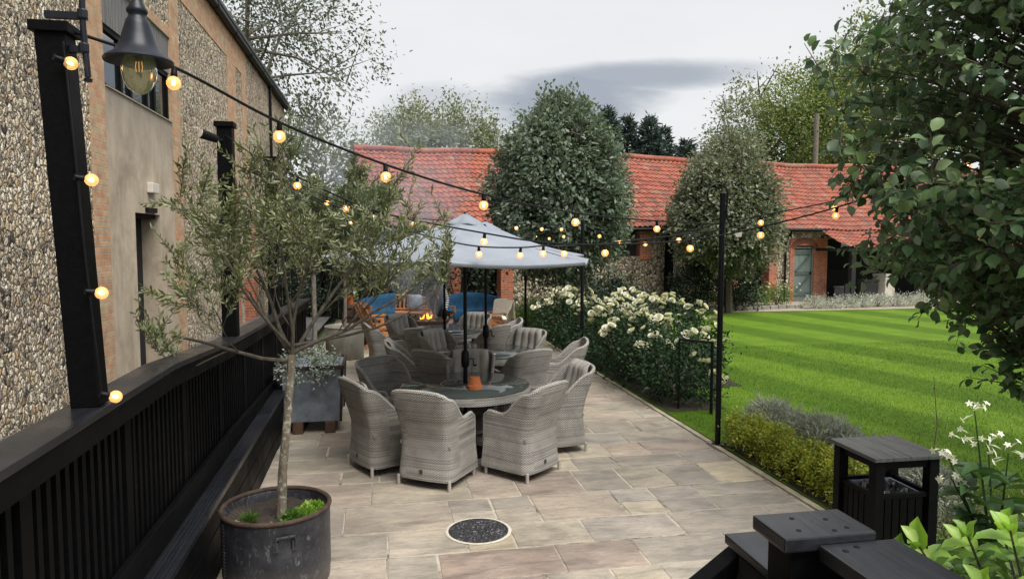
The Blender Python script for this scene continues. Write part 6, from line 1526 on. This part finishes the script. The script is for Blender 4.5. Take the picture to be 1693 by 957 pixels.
for i in range(10): P.append([(-.14 + .28 * j / 9, -.13 + .26 * i / 9, .69 + rr.uniform(-.03, .045)) for j in range(10)])
mb.grid(P); mb.build('bin_bag', m_plain('black_bin_bag', (.012, .012, .013), .22, 0, .2, 8), t, sharp=20)

# ------------------------------------------------------------------ corner balustrade in the foreground
t = thing('corner_balustrade', 'black timber newel and broad handrails at the corner of the steps in the foreground', 'balustrade', (0, 0, 0))
mb = MB(); mb.box((.955, 1.50, 0), (1.135, 1.60, 1.566)); np_ = mb.build('newel_post', M['black'], t, bevel=.004)
mb = MB(); mb.box((.925, 1.475, 1.566), (1.165, 1.625, 1.602)); cp_ = mb.build('cap', M['blackrail'], t, bevel=.005)
for (x, y) in ((1.01, 1.585), (1.09, 1.565), (.985, 1.515), (1.11, 1.51), (1.07, 1.50)): mb = MB(); mb.lathe([(.0065, .0), (.006, .0012), (.001, .0012)], 8, (x, y, 1.6022)); mb.build('screw_head', M['iron'], cp_)
def rail(mb, p, q, w_, th): mb.bar(p, q, w_, th)
mb = MB(); mb.box((1.01, -.6, 1.545), (1.215, 1.472, 1.583)); hr_ = mb.build('handrail', M['blackrail'], t, bevel=.005)
for (x, y) in ((1.05, 1.43), (1.09, 1.445)): mb = MB(); mb.lathe([(.0075, .0), (.007, .0012), (.001, .0012)], 8, (x, y, 1.5832)); mb.build('screw_head', M['iron'], hr_)
mb = MB(); mb.obox((1.055, 1.75, 1.432), (.075, 0, 0), (0, .125, 0), (0, 0, .014)); mb.build('handrail', M['blackrail'], t, bevel=.005)
mb = MB(); mb.bar((1.06, 1.862, 1.413), (.52, 1.80, 1.08), .06, .045); mb.bar((1.06, 1.862, 1.34), (.52, 1.80, 1.005), .03, .09); mb.build('handrail', M['black'], t, bevel=.004)
mb = MB()
for k in range(8): f = k / 7; x = .99 - .47 * f; mb.box((x - .02, 1.835 - .06 * f, 0), (x + .02, 1.85 - .06 * f, 1.38 - .33 * f))
for k in range(9): y = 1.40 - k * .12; mb.box((1.10, y - .05, 0), (1.12, y + .05, 1.51))
mb.build('slats', M['black'], t)
mb = MB()
mb.add([(1.01, 1.862, 0), (.50, 1.80, 0), (.50, 1.80, 1.02), (1.01, 1.862, 1.34), (1.01, 1.872, 0), (.50, 1.81, 0), (.50, 1.81, 1.02), (1.01, 1.872, 1.34)], [(0, 1, 2, 3), (7, 6, 5, 4), (0, 4, 5, 1), (2, 6, 7, 3), (0, 3, 7, 4), (1, 5, 6, 2)])
mb.box((1.125, -.6, 0), (1.14, 1.5, 1.5)); mb.box((1.00, 1.60, 0), (1.02, 1.86, 1.40)); mb.build('backing_boards', M['paint_dark'], t)
# folded white cloth on a chair at the far table
mb = MB(); mb.box((-.2, -.03, 0), (.2, .04, .03)); o = mb.build('folded_cloth', M['fleece'], None, bevel=.012); o.location = (2.12, 12.07, .925); o.rotation_euler = (0, 0, R(84)); props(o, 'folded white cloth laid along the top of a chair at the farthest table', 'cloth')
